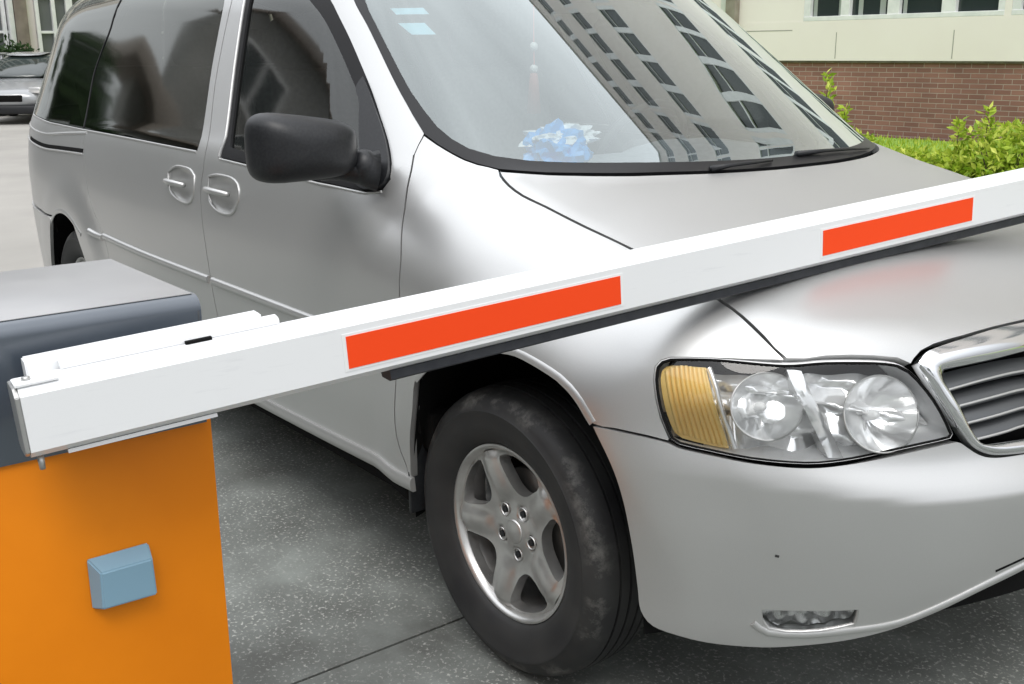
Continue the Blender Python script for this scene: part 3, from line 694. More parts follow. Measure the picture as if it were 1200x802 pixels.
# ---------------------------------------------------------------- head lamps
la=D['lamp']; am=D['amber']; dv=D['lampdiv']
def lampset(flip):
    kw=dict(flip=flip)
    e=empty('head_lamp'); e.parent=van
    # housing bowl: outline swept inwards
    L=resample(inset_poly(la,.001),.02,smooth=True)
    P,NN=map_side(L); P=P+NN*.001
    dvec=np.array([-.80,.55,-.05])
    ring=[P,P*1+dvec*.02,P+dvec*.075]
    c=ring[2].mean(0); ring[2]=c+(ring[2]-c)*.86
    n=len(L); vs=np.vstack(ring)
    if flip: vs=vs*[1,-1,1]
    fs=[(r*n+i,r*n+(i+1)%n,(r+1)*n+(i+1)%n,(r+1)*n+i) for r in range(2) for i in range(n)]
    raw('lamp_housing',vs,fs,REFL2,e,True)
    def facet(V): return .004*np.sin(V[:,0]*70)*np.sin(V[:,1]*55)
    bk=panel('reflector',la,REFL,e,sp=.010,off=-.055,inset=.012,flange=0,disp=lambda V:.030*(.5-((V[:,1]*14+V[:,0]*3)%1.0))+.008*np.sin(V[:,0]*70),**kw)
    # amber corner section, ribbed
    al=panel('amber_lens',am,AMBER,e,sp=.02,off=-.016,inset=.004,flange=.03,**kw)
    for i in range(9):
        f=(i+.5)/9; tp=(.168+.060*f,.303+.020*math.sin(min(1,f*2)*1.57)); bt2=(.202+.074*f,.182-.016*f)
        strip('lens_rib',[tp,((tp[0]+bt2[0])/2,(tp[1]+bt2[1])/2),bt2],.0088,.0050,AMBER,al,off=-.0158,sp=.02,prof=[(-.5,-.1),(-.45,.35),(-.3,.72),(-.12,.95),(.12,.95),(.3,.72),(.45,.35),(.5,-.1)],**kw)
    # two bowls
    def bowl(u,rr,dep,nm='reflector_bowl'):
        Pc,Nc=map_side([u]); Pc=Pc[0]-Nc[0]*.016; Nn=Nc[0]*.75+np.array([.66,-.10,.42]); Nn/=np.linalg.norm(Nn)
        t=np.cross([0,0,1],Nn);t/=np.linalg.norm(t);b=np.cross(Nn,t)
        vs=[];fs=[];K=14;S_g=48
        for k in range(K):
            r=rr*(k/(K-1));
            for q in range(S_g):
                a=2*math.pi*q/S_g; rad=r
                fl=1+.035*math.cos(a*12)*(k/K)
                p=Pc+t*(rad*1.05*math.cos(a))+b*(rad*.92*math.sin(a))-Nn*(dep*(1-(k/(K-1))**2)*fl)
                vs.append(p)
        for k in range(K-1):
            for q in range(S_g): fs.append((k*S_g+q,k*S_g+(q+1)%S_g,(k+1)*S_g+(q+1)%S_g,(k+1)*S_g+q))
        vs=np.array(vs); bc=Pc-Nn*dep*.55
        tip=[Pc-Nn*dep*.95,Pc-Nn*dep*.55,Pc-Nn*dep*.30]
        if flip: vs=vs*[1,-1,1]; tip=[q*[1,-1,1] for q in tip]
        raw(nm,vs,fs,REFL,e,True)
        v,f=tube_pts(tip,[.009,.010,.007],10); raw('bulb',v,f,REFL2,e,True)
        # rim
        K=48; rim=[Pc+t*(rr*1.05*math.cos(2*math.pi*q/K))+b*(rr*.92*math.sin(2*math.pi*q/K)) for q in range(K+1)]
        if flip: rim=[q*[1,-1,1] for q in rim]
        v,f=tube_pts(rim,.0018,6); raw('bowl_rim',v,f,SATIN,e,True)
    bowl((.328,.258),.066,.060); bowl((.508,.262),.076,.048)
    # slanted divider between the two chambers
    (s0,p0),_,_,(s1,p1)=dv
    panel('lamp_divider',[(s0-.010,p0-.012),(s0+.012,p0-.012),(s1+.020,p1+.010),(s1-.006,p1+.010)],REFL,e,sp=.012,off=-.010,flange=.045,inset=0,disp=lambda V:.004*np.cos((V[:,0]-s0-(p0-V[:,1])*.34)*120),**kw)
    strip('amber_edge',[(am[4][0]+.003,am[4][1]-.006),(am[5][0]+.004,am[5][1]),(am[6][0]+.004,am[6][1]),(am[7][0]+.003,am[7][1]+.006)],.010,.006,REFL,e,off=-.012,**kw)
    panel('lamp_lens',la,LENS,e,sp=.03,off=-.002,inset=.003,flange=0,**kw)
    strip('lamp_seal',[tuple(q) for q in inset_poly(la,.0025)],.0055,.003,GAP,e,closed=True,off=-.003,**kw)
lampset(False); lampset(True)
# ---------------------------------------------------------------- grille
gt=D['grille']; gs=D['grilleside']
go=D['grilleopen']; gos=D['grilleopenside']
topL=gt+[(.96,.523),(SF/2,.530)]
botL=gs[1:-1]+[(.80,.148),(.95,.144),(SF/2,.142)]
outer=topL[:-1]+[topL[-1]]+mirs(topL[:-1])+[(SF-q[0],q[1]) for q in botL[:-1]]+[botL[-1]]+botL[:-1][::-1]
oT=go+[(.97,.442),(SF/2,.448)]; oB=gos+[(.95,.186),(SF/2,.185)]
open_=oT+mirs(oT[:-1])+[(SF-q[0],q[1]) for q in oB[:-1]]+[oB[-1]]+oB[:-1][::-1]
def seg_rs(pts,n):
    q=resample(pts,.004,closed=False,smooth=True); L=np.r_[0,np.cumsum(np.hypot(*(q[1:]-q[:-1]).T))]; t=np.linspace(0,L[-1],n); return np.stack([np.interp(t,L,q[:,0]),np.interp(t,L,q[:,1])],-1)
oA=seg_rs(topL,60); iA=seg_rs([(.612,.374)]+oT[1:],60)
oB2=seg_rs([gt[0]]+botL,60); iB2=seg_rs([(.606,.368)]+oB[1:],60)
ol=np.vstack([oA[::-1],oB2[1:]]); il=np.vstack([iA[::-1],iB2[1:]])
ol=np.vstack([ol,(np.array([[SF,0]])+ol[::-1]*[-1,1])[1:-1]]); il=np.vstack([il,(np.array([[SF,0]])+il[::-1]*[-1,1])[1:-1]])
K=9; vs=[];n0=len(ol)
for k in range(K+2):
    f=min(max(k-1,0),K-1)/(K-1); U=ol*(1-f)+il*f; P,NN=map_side(U)
    h=-.012 if k==0 else (-.035 if k==K+1 else .004+.014*math.sin(math.pi*min(1,.12+f*.80))**.8)
    vs.append(P+NN*h)
fs=[(k*n0+i,k*n0+(i+1)%n0,(k+1)*n0+(i+1)%n0,(k+1)*n0+i) for k in range(K+1) for i in range(n0)]
o=raw('grille_surround',np.vstack(vs),fs,CHROME,van,True); o.data.set_sharp_from_angle(angle=R(50))
panel('grille_backing',outer,GAP,van,sp=.05,off=-.055,inset=.0,flange=0)
gm=mat('grille_grey',(.10,.105,.11),.35,.5)
ph_=[(.340,.395),(.298,.345),(.253,.293),(.211,.243)]
sL=[.624,.640,.658,.676]
for (p0,p1),s0 in zip(ph_,sL):
    ends=[(s0-.004,p0),(s0+.09,p0+(p1-p0)*.52),(.82,p0+(p1-p0)*.86),(SF/2,p1)]
    ln=ends+mirs(ends[:-1])
    strip('grille_bar',ln,.034,.016,gm,van,off=-.022,sp=.03,prof=[(-.1,-.9),(-.5,.75),(-.42,1),(-.30,.98),(.15,.30),(.5,-.6),(.45,-.9)])
    strip('grille_bar_glint',[(a,b-.017) for a,b in ln],.005,.003,SATIN,van,off=-.008,sp=.03)  # lighter strip stands in for the highlight along the bar's front
# ---------------------------------------------------------------- door mirrors
def mirror(flip,folded=False):
    e=empty('door_mirror'); e.parent=van
    c=np.array([-.537,-1.047,1.174]); ax=np.array([.11,1,.0])
    if folded: c=np.array([-.66,-.955,1.17]); ax=np.array([1,.12,0.])
    ax/=np.linalg.norm(ax)   # inwards along the housing
    fw_=np.array([ax[1],-ax[0],0.]); fw_/=np.linalg.norm(fw_)
    vs=[];fs=[];nu,nv=40,28
    # superellipsoid, flat at the back (mirror glass side)
    def sp_(t,e): return math.copysign(abs(t)**e,t)
    for i in range(nu):
        a=2*math.pi*i/nu
        for j in range(nv+1):
            b=-math.pi/2+math.pi*j/nv
            X=sp_(math.cos(b),.8)*1.0
            l=sp_(math.cos(a),.44)*X; h=sp_(math.sin(a),.50)*X; d=sp_(math.sin(b),.75)
            hh=.075*(1-.08*l)-(.012*l if h>0 else 0)
            dd=.085 if d>0 else .02
            # outer end swept back a little, lower inner corner pulled to the neck
            p=c+ax*(l*.130)+np.array([0,0,1])*(h*hh-.010*(l>.3)*0)+fw_*(d*dd-.018*(l<0)*l*l)
            vs.append(p)
    for i in range(nu):
        for j in range(nv):
            fs.append((i*(nv+1)+j,((i+1)%nu)*(nv+1)+j,((i+1)%nu)*(nv+1)+j+1,i*(nv+1)+j+1))
    vs=np.array(vs)
    F_=(lambda q:q*[1,-1,1]) if flip else (lambda q:q)
    raw('mirror_housing',F_(vs),fs,BLACKP,e,True)
    neck=np.array([[-.560,-.985,1.125],[-.53,-.950,1.122],[-.505,-.915,1.118],[-.49,-.875,1.112]])
    v,f=tube_pts(F_(neck),[.034,.030,.036,.050],18); raw('mirror_arm',v,f,BLACKP,e,True)
    # joint line and ball
    bm=bmesh.new(); bmesh.ops.create_uvsphere(bm,u_segments=20,v_segments=14,radius=1); bmesh.ops.scale(bm,vec=(.038,.036,.044),verts=bm.verts)
    bmesh.ops.translate(bm,vec=tuple(F_(np.array([-.495,-.905,1.122]))),verts=bm.verts); bmo('mirror_joint',bm,BLACKP,e,smooth=True)
    # glass at the back
    g=[]
    for k in range(28):
        a=2*math.pi*k/28; g.append(c+ax*(.112*sp_(math.cos(a),.5))+np.array([0,0,1])*(.064*sp_(math.sin(a),.5))-fw_*.0215)
    raw('mirror_glass',F_(np.array(g)),[tuple(range(28))],CHROME,e)
    panel('mirror_sail',D['sail'],BLACKP,e,sp=.02,off=.012,inset=0,flange=.02,flip=flip,smooth=True)
mirror(False); mirror(True,True)
# ---------------------------------------------------------------- cabin
def cabin():
    e=empty('cabin'); e.parent=van
    bm=bmesh.new(); 
    # dashboard: profile swept across
    prof=[(-.02,1.075),(-.20,1.075),(-.42,1.085),(-.62,1.09),(-.74,1.06),(-.80,.98),(-.78,.80),(-.70,.60),(-.2,.60)]
    nseg=12; rows=[]
    for k in range(nseg+1):
        y=-.70+1.40*k/nseg; q=abs(y)/.70
        rows.append([bm.verts.new((x-(.25*q*q if x>-.3 else .05*q*q),y,z+(.03 if (k in(8,9,10) and -.75<x<-.4) else 0)-.02*q*q)) for x,z in prof])
    for a,b in zip(rows[:-1],rows[1:]):
        for i in range(len(prof)-1): bm.faces.new((a[i],a[i+1],b[i+1],b[i]))
    bmo('dashboard',bm,DASH,e,smooth=True,angle=60)
    mkbox('floor',(-1.9,0,.42),(3.2,1.6,.05),DARKIN,e,bevel=.01)
    def seat(x,y,w=.52):
        s=empty('seat'); s.parent=e
        mkbox('cushion',(x,y,.72),(.52,w,.16),CABIN,s,bevel=.05,seg=4)
        mkbox('backrest',(x-.30,y,1.03),(.15,w*.96,.60),CABIN,s,rot=Matrix.Rotation(R(-14),3,'Y'),bevel=.05,seg=4)
        mkbox('headrest',(x-.40,y,1.42),(.10,.27,.17),CABIN,s,rot=Matrix.Rotation(R(-10),3,'Y'),bevel=.04,seg=4)
        mkbox('seat_base',(x,y,.54),(.42,w*.8,.22),DARKIN,s,bevel=.02)
    for x in (-1.35,-2.25): seat(x,-.38); seat(x,.38)
    seat(-3.15,-.36,.6); seat(-3.15,.36,.6)
    # steering wheel (left side of the cabin)
    pts=[]
    for k in range(33):
        a=2*math.pi*k/32; pts.append((-.86+.08*math.sin(a),.38+.19*math.cos(a),1.05+.17*math.sin(a)))
    v,f=tube_pts(pts,.014,8); raw('steering_wheel',v,f,DARKIN,e,True)
    mkbox('steering_hub',(-.84,.38,1.04),(.07,.14,.12),DARKIN,e,rot=Matrix.Rotation(R(-25),3,'Y'),bevel=.02)
    # headliner and far trim keep the cabin dark
    bm=bmesh.new(); P,_=map_top([(x,y) for x in np.linspace(-1.1,-3.7,8) for y in np.linspace(-.58,.58,5)]); P=P-[0,0,.03]
    bv=[bm.verts.new(tuple(q)) for q in P]
    for i in range(7):
        for j in range(4): bm.faces.new((bv[i*5+j],bv[i*5+j+1],bv[(i+1)*5+j+1],bv[(i+1)*5+j]))
    bmo('headliner',bm,CABIN,e)
    mkbox('interior_mirror',(-.80,0,1.53),(.03,.22,.07),DARKIN,e,bevel=.015)
cabin()
STK=mat('sticker_cyan',(.34,.58,.66),.5)
for nm,q in (('windscreen_sticker',[(-.645,1.503),(-.590,1.503),(-.590,1.486),(-.645,1.486)]),('windscreen_sticker',[(-.655,1.464),(-.612,1.464),(-.610,1.434),(-.650,1.434)])):
    panel(nm,q,STK,van,mp=map_glass,sp=.03,off=-.004,inset=0,flange=0)
# things lying and hanging behind the windscreen
bag=empty('plastic_bag',(-.34,-.44,1.095),label='crumpled blue and white plastic bag lying on the van dashboard behind the windscreen',cat='plastic bag')
random.seed(4)
def crumple(nm,c,s,m,seed,parent):
    bm=bmesh.new(); bmesh.ops.create_icosphere(bm,subdivisions=4,radius=1)
    for v in bm.verts:
        n=noise.noise(v.co*2.2+Vector((seed,0,0)))*.5+noise.noise(v.co*5+Vector((0,seed,0)))*.28
        v.co*=1+n; v.co=Vector((v.co.x*s[0],v.co.y*s[1],max(-.012,v.co.z*s[2])))+Vector(c)
    return bmo(nm,bm,m,parent,smooth=True,angle=22)
crumple('blue_wrap',(0,0,.03),(.075,.085,.075),mat('bag_blue',(.02,.36,.85),.3,0,.5,.3),3.1,bag)
crumple('white_wrap',(-.01,.03,.075),(.06,.10,.035),mat('bag_white',(.80,.84,.86),.35,0,.5,.3),7.7,bag)
ch=empty('hanging_charm',(-.62,-.28,1.35),label='small red tassel with white beads hanging behind the van windscreen',cat='ornament')
v,f=tube_pts([(0,0,.16),(0,0,.05),(.002,0,-.02)],.002,6); raw('cord',v,f,mat('cord_red',(.5,.06,.05),.7),ch)
for z in (.05,-.01):
    bm=bmesh.new(); bmesh.ops.create_uvsphere(bm,u_segments=16,v_segments=10,radius=.012); bmesh.ops.translate(bm,vec=(0,0,z),verts=bm.verts); bmo('bead',bm,mat('bead_white',(.55,.55,.52),.25),ch,smooth=True)
v,f=lathe([(.001,0),(.010,-.002),(.014,-.03),(.020,-.11),(.001,-.112)],20); v=[(a,c_,b-.02) for a,b,c_ in v]; raw('tassel',v,f,mat('tassel_red',(.30,.09,.07),.8),ch,True)
# ---------------------------------------------------------------- barrier gate
ORANGE=vary(mat('orange_paint',(.78,.24,.012),.5,0,.25,.05,.3),(.70,.195,.0),(.76,.22,.001),5,6,rough=(.42,.55))
NAVY=vary(mat('slate_cover',(.05,.065,.085),.34,.25,.5,.35,.12),(.042,.058,.080),(.055,.072,.095),6,5,rough=(.28,.42))
NAVY.node_tree.nodes['Principled BSDF'].inputs['Coat Weight'].default_value=1; NAVY.node_tree.nodes['Principled BSDF'].inputs['Coat IOR'].default_value=1.7; NAVY.node_tree.nodes['Principled BSDF'].inputs['Coat Roughness'].default_value=.22
BTN=mat('button_blue',(.20,.34,.44),.45)
WHITE=mat('boom_white',(.80,.81,.82),.38,0,.5,.15)
n_,l_,b_=nodes(WHITE)
tc=N(WHITE,'ShaderNodeTexCoord'); mp_=N(WHITE,'ShaderNodeMapping'); mp_.inputs['Scale'].default_value=(40,3,60); nz=N(WHITE,'ShaderNodeTexNoise'); nz.inputs['Scale'].default_value=1.5; nz.inputs['Detail'].default_value=8; nz.inputs['Roughness'].default_value=.7
cr=N(WHITE,'ShaderNodeValToRGB'); cr.color_ramp.elements[0].position=.30; cr.color_ramp.elements[1].position=.42; cr.color_ramp.elements[0].color=(.74,.75,.765,1); cr.color_ramp.elements[1].color=(.80,.81,.82,1)
l_.new(tc.outputs['Object'],mp_.inputs[0]); l_.new(mp_.outputs[0],nz.inputs['Vector']); l_.new(nz.outputs[0],cr.inputs[0]); l_.new(cr.outputs[0],b_.inputs['Base Color'])
REDT=mat('reflective_red',(.92,.065,.006),.5,0,.3,0)
WT=mat('tape_white',(.82,.83,.83),.35)
gate=empty('barrier_gate',(.05,-1.80,0),label='orange barrier gate cabinet with slate cover and a lowered white boom with red stripes',cat='barrier gate')
def gloc(o): o.location=tuple(-Vector((.05,-1.80,0))); return o
X1=.246
def gbox(name,x0,x1,y0,y1,z0,z1,m,bev=.004,par=gate,seg=2):
    o=mkbox(name,((x0+x1)/2,(y0+y1)/2,(z0+z1)/2),(x1-x0,y1-y0,z1-z0),m,par,bevel=bev,seg=seg); 
    return gloc(o) if par is gate else o
gbox('cabinet',-.135,X1-.004,-1.976,-1.629,.02,.845,ORANGE,.003)
gbox('base_plate',-.15,X1+.012,-1.99,-1.615,.0,.02,NAVY,.003)
door=gbox('cabinet_door',-.12,.23,-1.982,-1.9755,.08,.80,ORANGE,.002)
# cover: rounded front edge, extruded along the width
bm=bmesh.new(); prof=[]
for k in range(13):
    a=R(90-90*k/12); prof.append((X1-.022+.022*math.cos(a),1.018+.022*math.sin(a)))
prof=[(-.143,.842),(-.143,1.012)]+[(-.143+.028*(1-math.cos(R(a))),1.012+.028*math.sin(R(a))) for a in (30,60,90)]+prof+[(X1,.842)]
ra=[bm.verts.new((x,-1.632,z)) for x,z in prof]; rb=[bm.verts.new((x,-1.995,z)) for x,z in prof]
n=len(prof)
for i in range(n): bm.faces.new((ra[i],ra[(i+1)%n],rb[(i+1)%n],rb[i]))
bm.faces.new(ra); bm.faces.new(rb[::-1])
ed=[e for e in bm.edges if (e.verts[0].co.y==e.verts[1].co.y)]
bmesh.ops.bevel(bm,geom=ed,offset=.006,segments=2,affect='EDGES')
gloc(bmo('cover',bm,NAVY,gate,smooth=True,angle=28))
gbox('cover_top_sheen',-.138,X1-.019,-1.990,-1.637,1.0402,1.0416,vary(mat('sky_sheen_grey',(.34,.34,.345),.4,.2),(.30,.30,.305),(.37,.37,.372),4,7,rough=(.3,.45)),.0004)  # thin pale sheet: the sky's reflection on the cover put into colour
# push button block
bm=bmesh.new(); by0,by1,bz0,bz1=-1.838,-1.745,.590,.672
vs=[bm.verts.new(v) for v in [(X1-.004,by0,bz0),(X1-.004,by1,bz0),(X1-.004,by1,bz1),(X1-.004,by0,bz1),(X1+.022,by0+.010,bz0+.006),(X1+.022,by1-.002,bz0+.004),(X1+.022,by1-.004,bz1-.018),(X1+.022,by0+.012,bz1-.018)]]
for f in ((4,5,6,7),(0,1,5,4),(1,2,6,5),(2,3,7,6),(3,0,4,7),(0,3,2,1)): bm.faces.new([vs[i] for i in f])
bmesh.ops.bevel(bm,geom=list(bm.edges),offset=.0022,segments=3,affect='EDGES')
gloc(bmo('button_block',bm,BTN,gate,smooth=True,angle=30))
# the boom: local frame (t along, d towards the viewer's side, h up)
bt_=Vector((math.cos(R(84)),math.sin(R(84)),.065)); bt_.normalize()
bd_=Vector((math.sin(R(84)),-math.cos(R(84)),0)); bh_=bd_.cross(bt_)*1; 
if bh_.z<0: bh_=-bh_
B0=Vector((.3755,-1.928,.974))
def bw(t,d,h): return B0+bt_*t+bd_*d+bh_*h
def extr(name,prof,t0,t1,m,par,seg=1,bev=0,endcap=True):
    bm=bmesh.new(); rows=[]
    for k in range(seg+1):
        t=t0+(t1-t0)*k/seg; rows.append([bm.verts.new(bw(t,d,h)-Vector((.05,-1.80,0))) for d,h in prof])
    n=len(prof)
    for a,b in zip(rows[:-1],rows[1:]):
        for i in range(n): bm.faces.new((a[i],a[(i+1)%n],b[(i+1)%n],b[i]))
    bm.faces.new(rows[0]); bm.faces.new(rows[-1][::-1])
    if bev: bmesh.ops.bevel(bm,geom=[e for e in bm.edges],offset=bev,segments=2,affect='EDGES',clamp_overlap=True)
    return bmo(name,bm,m,par,smooth=True,angle=20)
boom=extr('boom',[(0,-.076),(0,-.001),(-.003,.002),(-.014,.0085),(-.018,.0095),(-.058,.0095),(-.066,.004),(-.068,-.080),(-.055,-.0875),(-.016,-.0875)],0,4.0,WHITE,gate,seg=1)
dy=lambda y:(y+1.928)/bt_.y
for a,b in ((.443,.948),(1.437,1.890),(2.39,2.87),(3.36,3.84)):
    extr('tape_border',[(.0008,-.0685),(.0008,-.0110),(-.001,-.0110),(-.001,-.0685)],a-.006,b+.006,WT,boom)
    extr('red_stripe',[(.0016,-.0645),(.0016,-.0150),(-.001,-.0150),(-.001,-.0645)],a,b,REDT,boom)
extr('rubber_strip',[(-.012,-.0875),(-.010,-.101),(-.016,-.105),(-.044,-.105),(-.050,-.0875)],(.514),4.0,vary(mat('strip_rubber',(.016,.018,.024),.55),(.012,.014,.020),(.024,.026,.032),40,4),boom)
# clamp that carries the boom
cl=extr('boom_clamp',[(-.069,-.082),(-.069,.020),(-.072,.026),(-.098,.026),(-.104,.018),(-.104,-.082)],.02,.345,WHITE,gate,bev=.002)
extr('clamp_rail',[(-.052,.0097),(-.052,.0155),(-.056,.020),(-.068,.022),(-.069,.0097)],.06,.365,WHITE,cl,bev=.001)
extr('clamp_plate',[(-.010,.0097),(-.010,.0125),(-.045,.0125),(-.045,.0097)],-.003,.05,WHITE,cl)
extr('clamp_slot',[(-.044,.0098),(-.044,.014),(-.051,.014),(-.051,.0098)],.225,.262,GAP,cl)
extr('clamp_foot',[(-.014,-.0877),(-.012,-.0925),(-.060,-.0925),(-.060,-.0877)],.045,.245,SATIN,cl)
extr('end_cap',[(-.006,-.078),(-.004,-.002),(-.016,.008),(-.058,.008),(-.064,.002),(-.064,-.080),(-.054,-.086),(-.018,-.086)],-.006,-.0002,SATIN,boom,bev=.001)
for t in (.012,):
    p=bw(t,-.026,-.0925)-Vector((.05,-1.8,0)); q=bw(t,-.026,-.110)-Vector((.05,-1.8,0)); v,f=tube_pts([p,q],[.0045,.0040],8); raw('bolt',v,f,SATIN,cl,True)
p=bw(.014,-.030,.0125)-Vector((.05,-1.8,0)); q=bw(.014,-.030,.0165)-Vector((.05,-1.8,0)); v,f=tube_pts([p,q],[.006,.005],8); raw('bolt',v,f,SATIN,cl,True)
# drive shaft from cabinet to clamp
ps=[bw(.15,-.10,-.03)-Vector((.05,-1.8,0))]; ps.append(ps[0]+Vector((-.09,0,0)))
v,f=tube_pts(ps,.022,16); raw('drive_shaft',v,f,SATIN,gate,True)
# ---------------------------------------------------------------- ground
G1=mat('concrete_dark',(.13,.13,.125),.85)
n_,l_,b_=nodes(G1)
tc=N(G1,'ShaderNodeTexCoord')
def nz_(sc_,de=6,ro=.6):
    q=N(G1,'ShaderNodeTexNoise'); q.inputs['Scale'].default_value=sc_; q.inputs['Detail'].default_value=de; q.inputs['Roughness'].default_value=ro; l_.new(tc.outputs['Object'],q.inputs['Vector']); return q
def ramp(m,src,stops):
    c=N(m,'ShaderNodeValToRGB'); e=c.color_ramp.elements
    e[0].position,e[1].position=stops[0][0],stops[-1][0]; e[0].color=(*stops[0][1],1); e[1].color=(*stops[-1][1],1)
    for p,q in stops[1:-1]: k=e.new(p); k.color=(*q,1)
    m.node_tree.links.new(src,c.inputs[0]); return c
base=ramp(G1,nz_(1.6,8,.65).outputs[0],[(.34,(.085,.088,.080)),(.5,(.150,.160,.148)),(.66,(.245,.265,.245))])
sp1=nz_(95,3,.6); spm=ramp(G1,sp1.outputs[0],[(.56,(0,0,0)),(.66,(1,1,1))])
pat=nz_(2.1,5,.65); pm=ramp(G1,pat.outputs[0],[(.36,(.06,.06,.06)),(.54,(1,1,1))])
mul=N(G1,'ShaderNodeMath'); mul.operation='MULTIPLY'; l_.new(spm.outputs[0],mul.inputs[0]); l_.new(pm.outputs[0],mul.inputs[1])
sp2=nz_(38,5,.7); spm2=ramp(G1,sp2.outputs[0],[(.60,(0,0,0)),(.66,(.8,.8,.8))]); pm2=ramp(G1,nz_(1.1,3,.5).outputs[0],[(.48,(0,0,0)),(.60,(1,1,1))])
m2=N(G1,'ShaderNodeMath'); m2.operation='MULTIPLY'; l_.new(spm2.outputs[0],m2.inputs[0]); l_.new(pm2.outputs[0],m2.inputs[1])
m3=N(G1,'ShaderNodeMath'); m3.operation='MAXIMUM'; l_.new(mul.outputs[0],m3.inputs[0]); l_.new(m2.outputs[0],m3.inputs[1]); mul=m3
mx=N(G1,'ShaderNodeMix'); mx.data_type='RGBA'; l_.new(mul.outputs[0],mx.inputs['Factor']); l_.new(base.outputs[0],mx.inputs['A']); mx.inputs['B'].default_value=(.42,.42,.39,1)
l_.new(mx.outputs['Result'],b_.inputs['Base Color'])
bp=N(G1,'ShaderNodeBump'); bp.inputs['Strength'].default_value=.5; bp.inputs['Distance'].default_value=.003; l_.new(sp1.outputs[0],bp.inputs['Height']); l_.new(bp.outputs[0],b_.inputs['Normal'])
G2=vary(mat('concrete_pale',(.5,.48,.44),.9),(.30,.29,.27),(.38,.365,.34),.8,9,lo=.3,hi=.7,bump=.2)
GR=vary(mat('grass_green',(.10,.22,.03),.9),(.14,.27,.03),(.28,.44,.06),30,8,lo=.3,hi=.7,bump=.6,dist=.03)
EARTH=vary(mat('earth',(.1,.08,.05),.95),(.05,.045,.03),(.10,.08,.055),12,7)
tag(raw('ground',[(-260,-260,-.008),(260,-260,-.008),(260,260,-.008),(-260,260,-.008)],[(0,1,2,3)],G2),kind='structure')
tag(raw('road',[(-90,-60,-.004),(60,-60,-.004),(60,-3.2,-.004),(-90,-3.2,-.004)],[(0,1,2,3)],vary(mat('added_asphalt',(.05,.05,.05),.9),(.045,.045,.043),(.075,.075,.07),2,9)),kind='structure')  # dark sheet added out of view to darken what the van's side mirrors
# slabs with real joints
bm=bmesh.new()
xs=[-4.85,-2.55,-.25,2.05,4.35,6.65,8.95,11.25]; ys=[-8.2,-4.6,-1.0-3.6+3.62+4.4-7.4+1.6,4.5]
ys=[-9.5,-5.9,-2.3+.0,1.5,5.0]
for i in range(7):
    for j in range(4):
        a=.004
        x0,x1,y0,y1=xs[i]+a,xs[i+1]-a,ys[j]+a,ys[j+1]-a
        r=bmesh.ops.create_cube(bm,size=1); bmesh.ops.scale(bm,vec=(x1-x0,y1-y0,.03),verts=r['verts']); bmesh.ops.translate(bm,vec=((x0+x1)/2,(y0+y1)/2,-.0152+.0002*((i*3+j*5)%4)),verts=r['verts'])
tag(bmo('concrete_apron',bm,G1),kind='structure')
tag(raw('joint_bed',[(-4.83,-9.48,-.006),(11.23,-9.48,-.006),(11.23,4.98,-.006),(-4.83,4.98,-.006)],[(0,1,2,3)],GAP),kind='structure')
bm=bmesh.new(); box(bm,(-8,5.62,.03),(46,.16,.16),bevel=.015); tag(bmo('kerb',bm,vary(mat('kerb_stone',(.35,.34,.32),.85),(.30,.29,.27),(.42,.41,.38),8,6),smooth=True,angle=30),kind='structure')
tag(raw('lawn',[(-31,5.7,.045),(15,5.7,.045),(15,12.72,.045),(-31,12.72,.045)],[(0,1,2,3)],GR),kind='structure')
# ---------------------------------------------------------------- brick and panel building
BR=mat('brick',(.25,.1,.08),.88)
n_,l_,b_=nodes(BR); tc=N(BR,'ShaderNodeTexCoord'); sp_=N(BR,'ShaderNodeSeparateXYZ'); cb=N(BR,'ShaderNodeCombineXYZ')
l_.new(tc.outputs['Object'],sp_.inputs[0]); l_.new(sp_.outputs[0],cb.inputs[0]); l_.new(sp_.outputs[2],cb.inputs[1])
bk=N(BR,'ShaderNodeTexBrick'); bk.inputs['Scale'].default_value=1; bk.inputs['Brick Width'].default_value=.25; bk.inputs['Row Height'].default_value=.0725; bk.inputs['Mortar Size'].default_value=.006; bk.inputs['Mortar Smooth'].default_value=.3; bk.inputs['Bias'].default_value=-.1
bk.inputs['Color1'].default_value=(.22,.105,.085,1); bk.inputs['Color2'].default_value=(.295,.145,.115,1); bk.inputs['Mortar'].default_value=(.36,.285,.25,1)
l_.new(cb.outputs[0],bk.inputs['Vector'])
nn=N(BR,'ShaderNodeTexNoise'); nn.inputs['Scale'].default_value=1.3; nn.inputs['Detail'].default_value=7; l_.new(tc.outputs['Object'],nn.inputs['Vector'])
mr=N(BR,'ShaderNodeMapRange'); mr.inputs['From Min'].default_value=.3; mr.inputs['From Max'].default_value=.7; mr.inputs['To Min'].default_value=.82; mr.inputs['To Max'].default_value=1.15; l_.new(nn.outputs[0],mr.inputs[0])
vm=N(BR,'ShaderNodeVectorMath'); vm.operation='SCALE'; l_.new(bk.outputs[0],vm.inputs[0]); l_.new(mr.outputs[0],vm.inputs['Scale']); l_.new(vm.outputs[0],b_.inputs['Base Color'])
bp=N(BR,'ShaderNodeBump'); bp.inputs['Strength'].default_value=.6; bp.inputs['Distance'].default_value=.006; bp.invert=True; l_.new(bk.outputs[1],bp.inputs['Height']); l_.new(bp.outputs[0],b_.inputs['Normal'])
CREAM=vary(mat('cream_panel',(.66,.62,.53),.75),(.79,.725,.68),(.84,.785,.74),.9,8,lo=.25,hi=.75)
WFR=vary(mat('window_white',(.74,.75,.75),.4),(.68,.69,.69),(.78,.78,.78),6,5)
PANE=mat('pane_dark',(.022,.032,.030),.06,0,.8)
CURT=mat('curtain',(.30,.33,.30),.9)
PIPE=vary(mat('downpipe',(.30,.26,.23),.6),(.26,.22,.19),(.34,.30,.27),5,5)
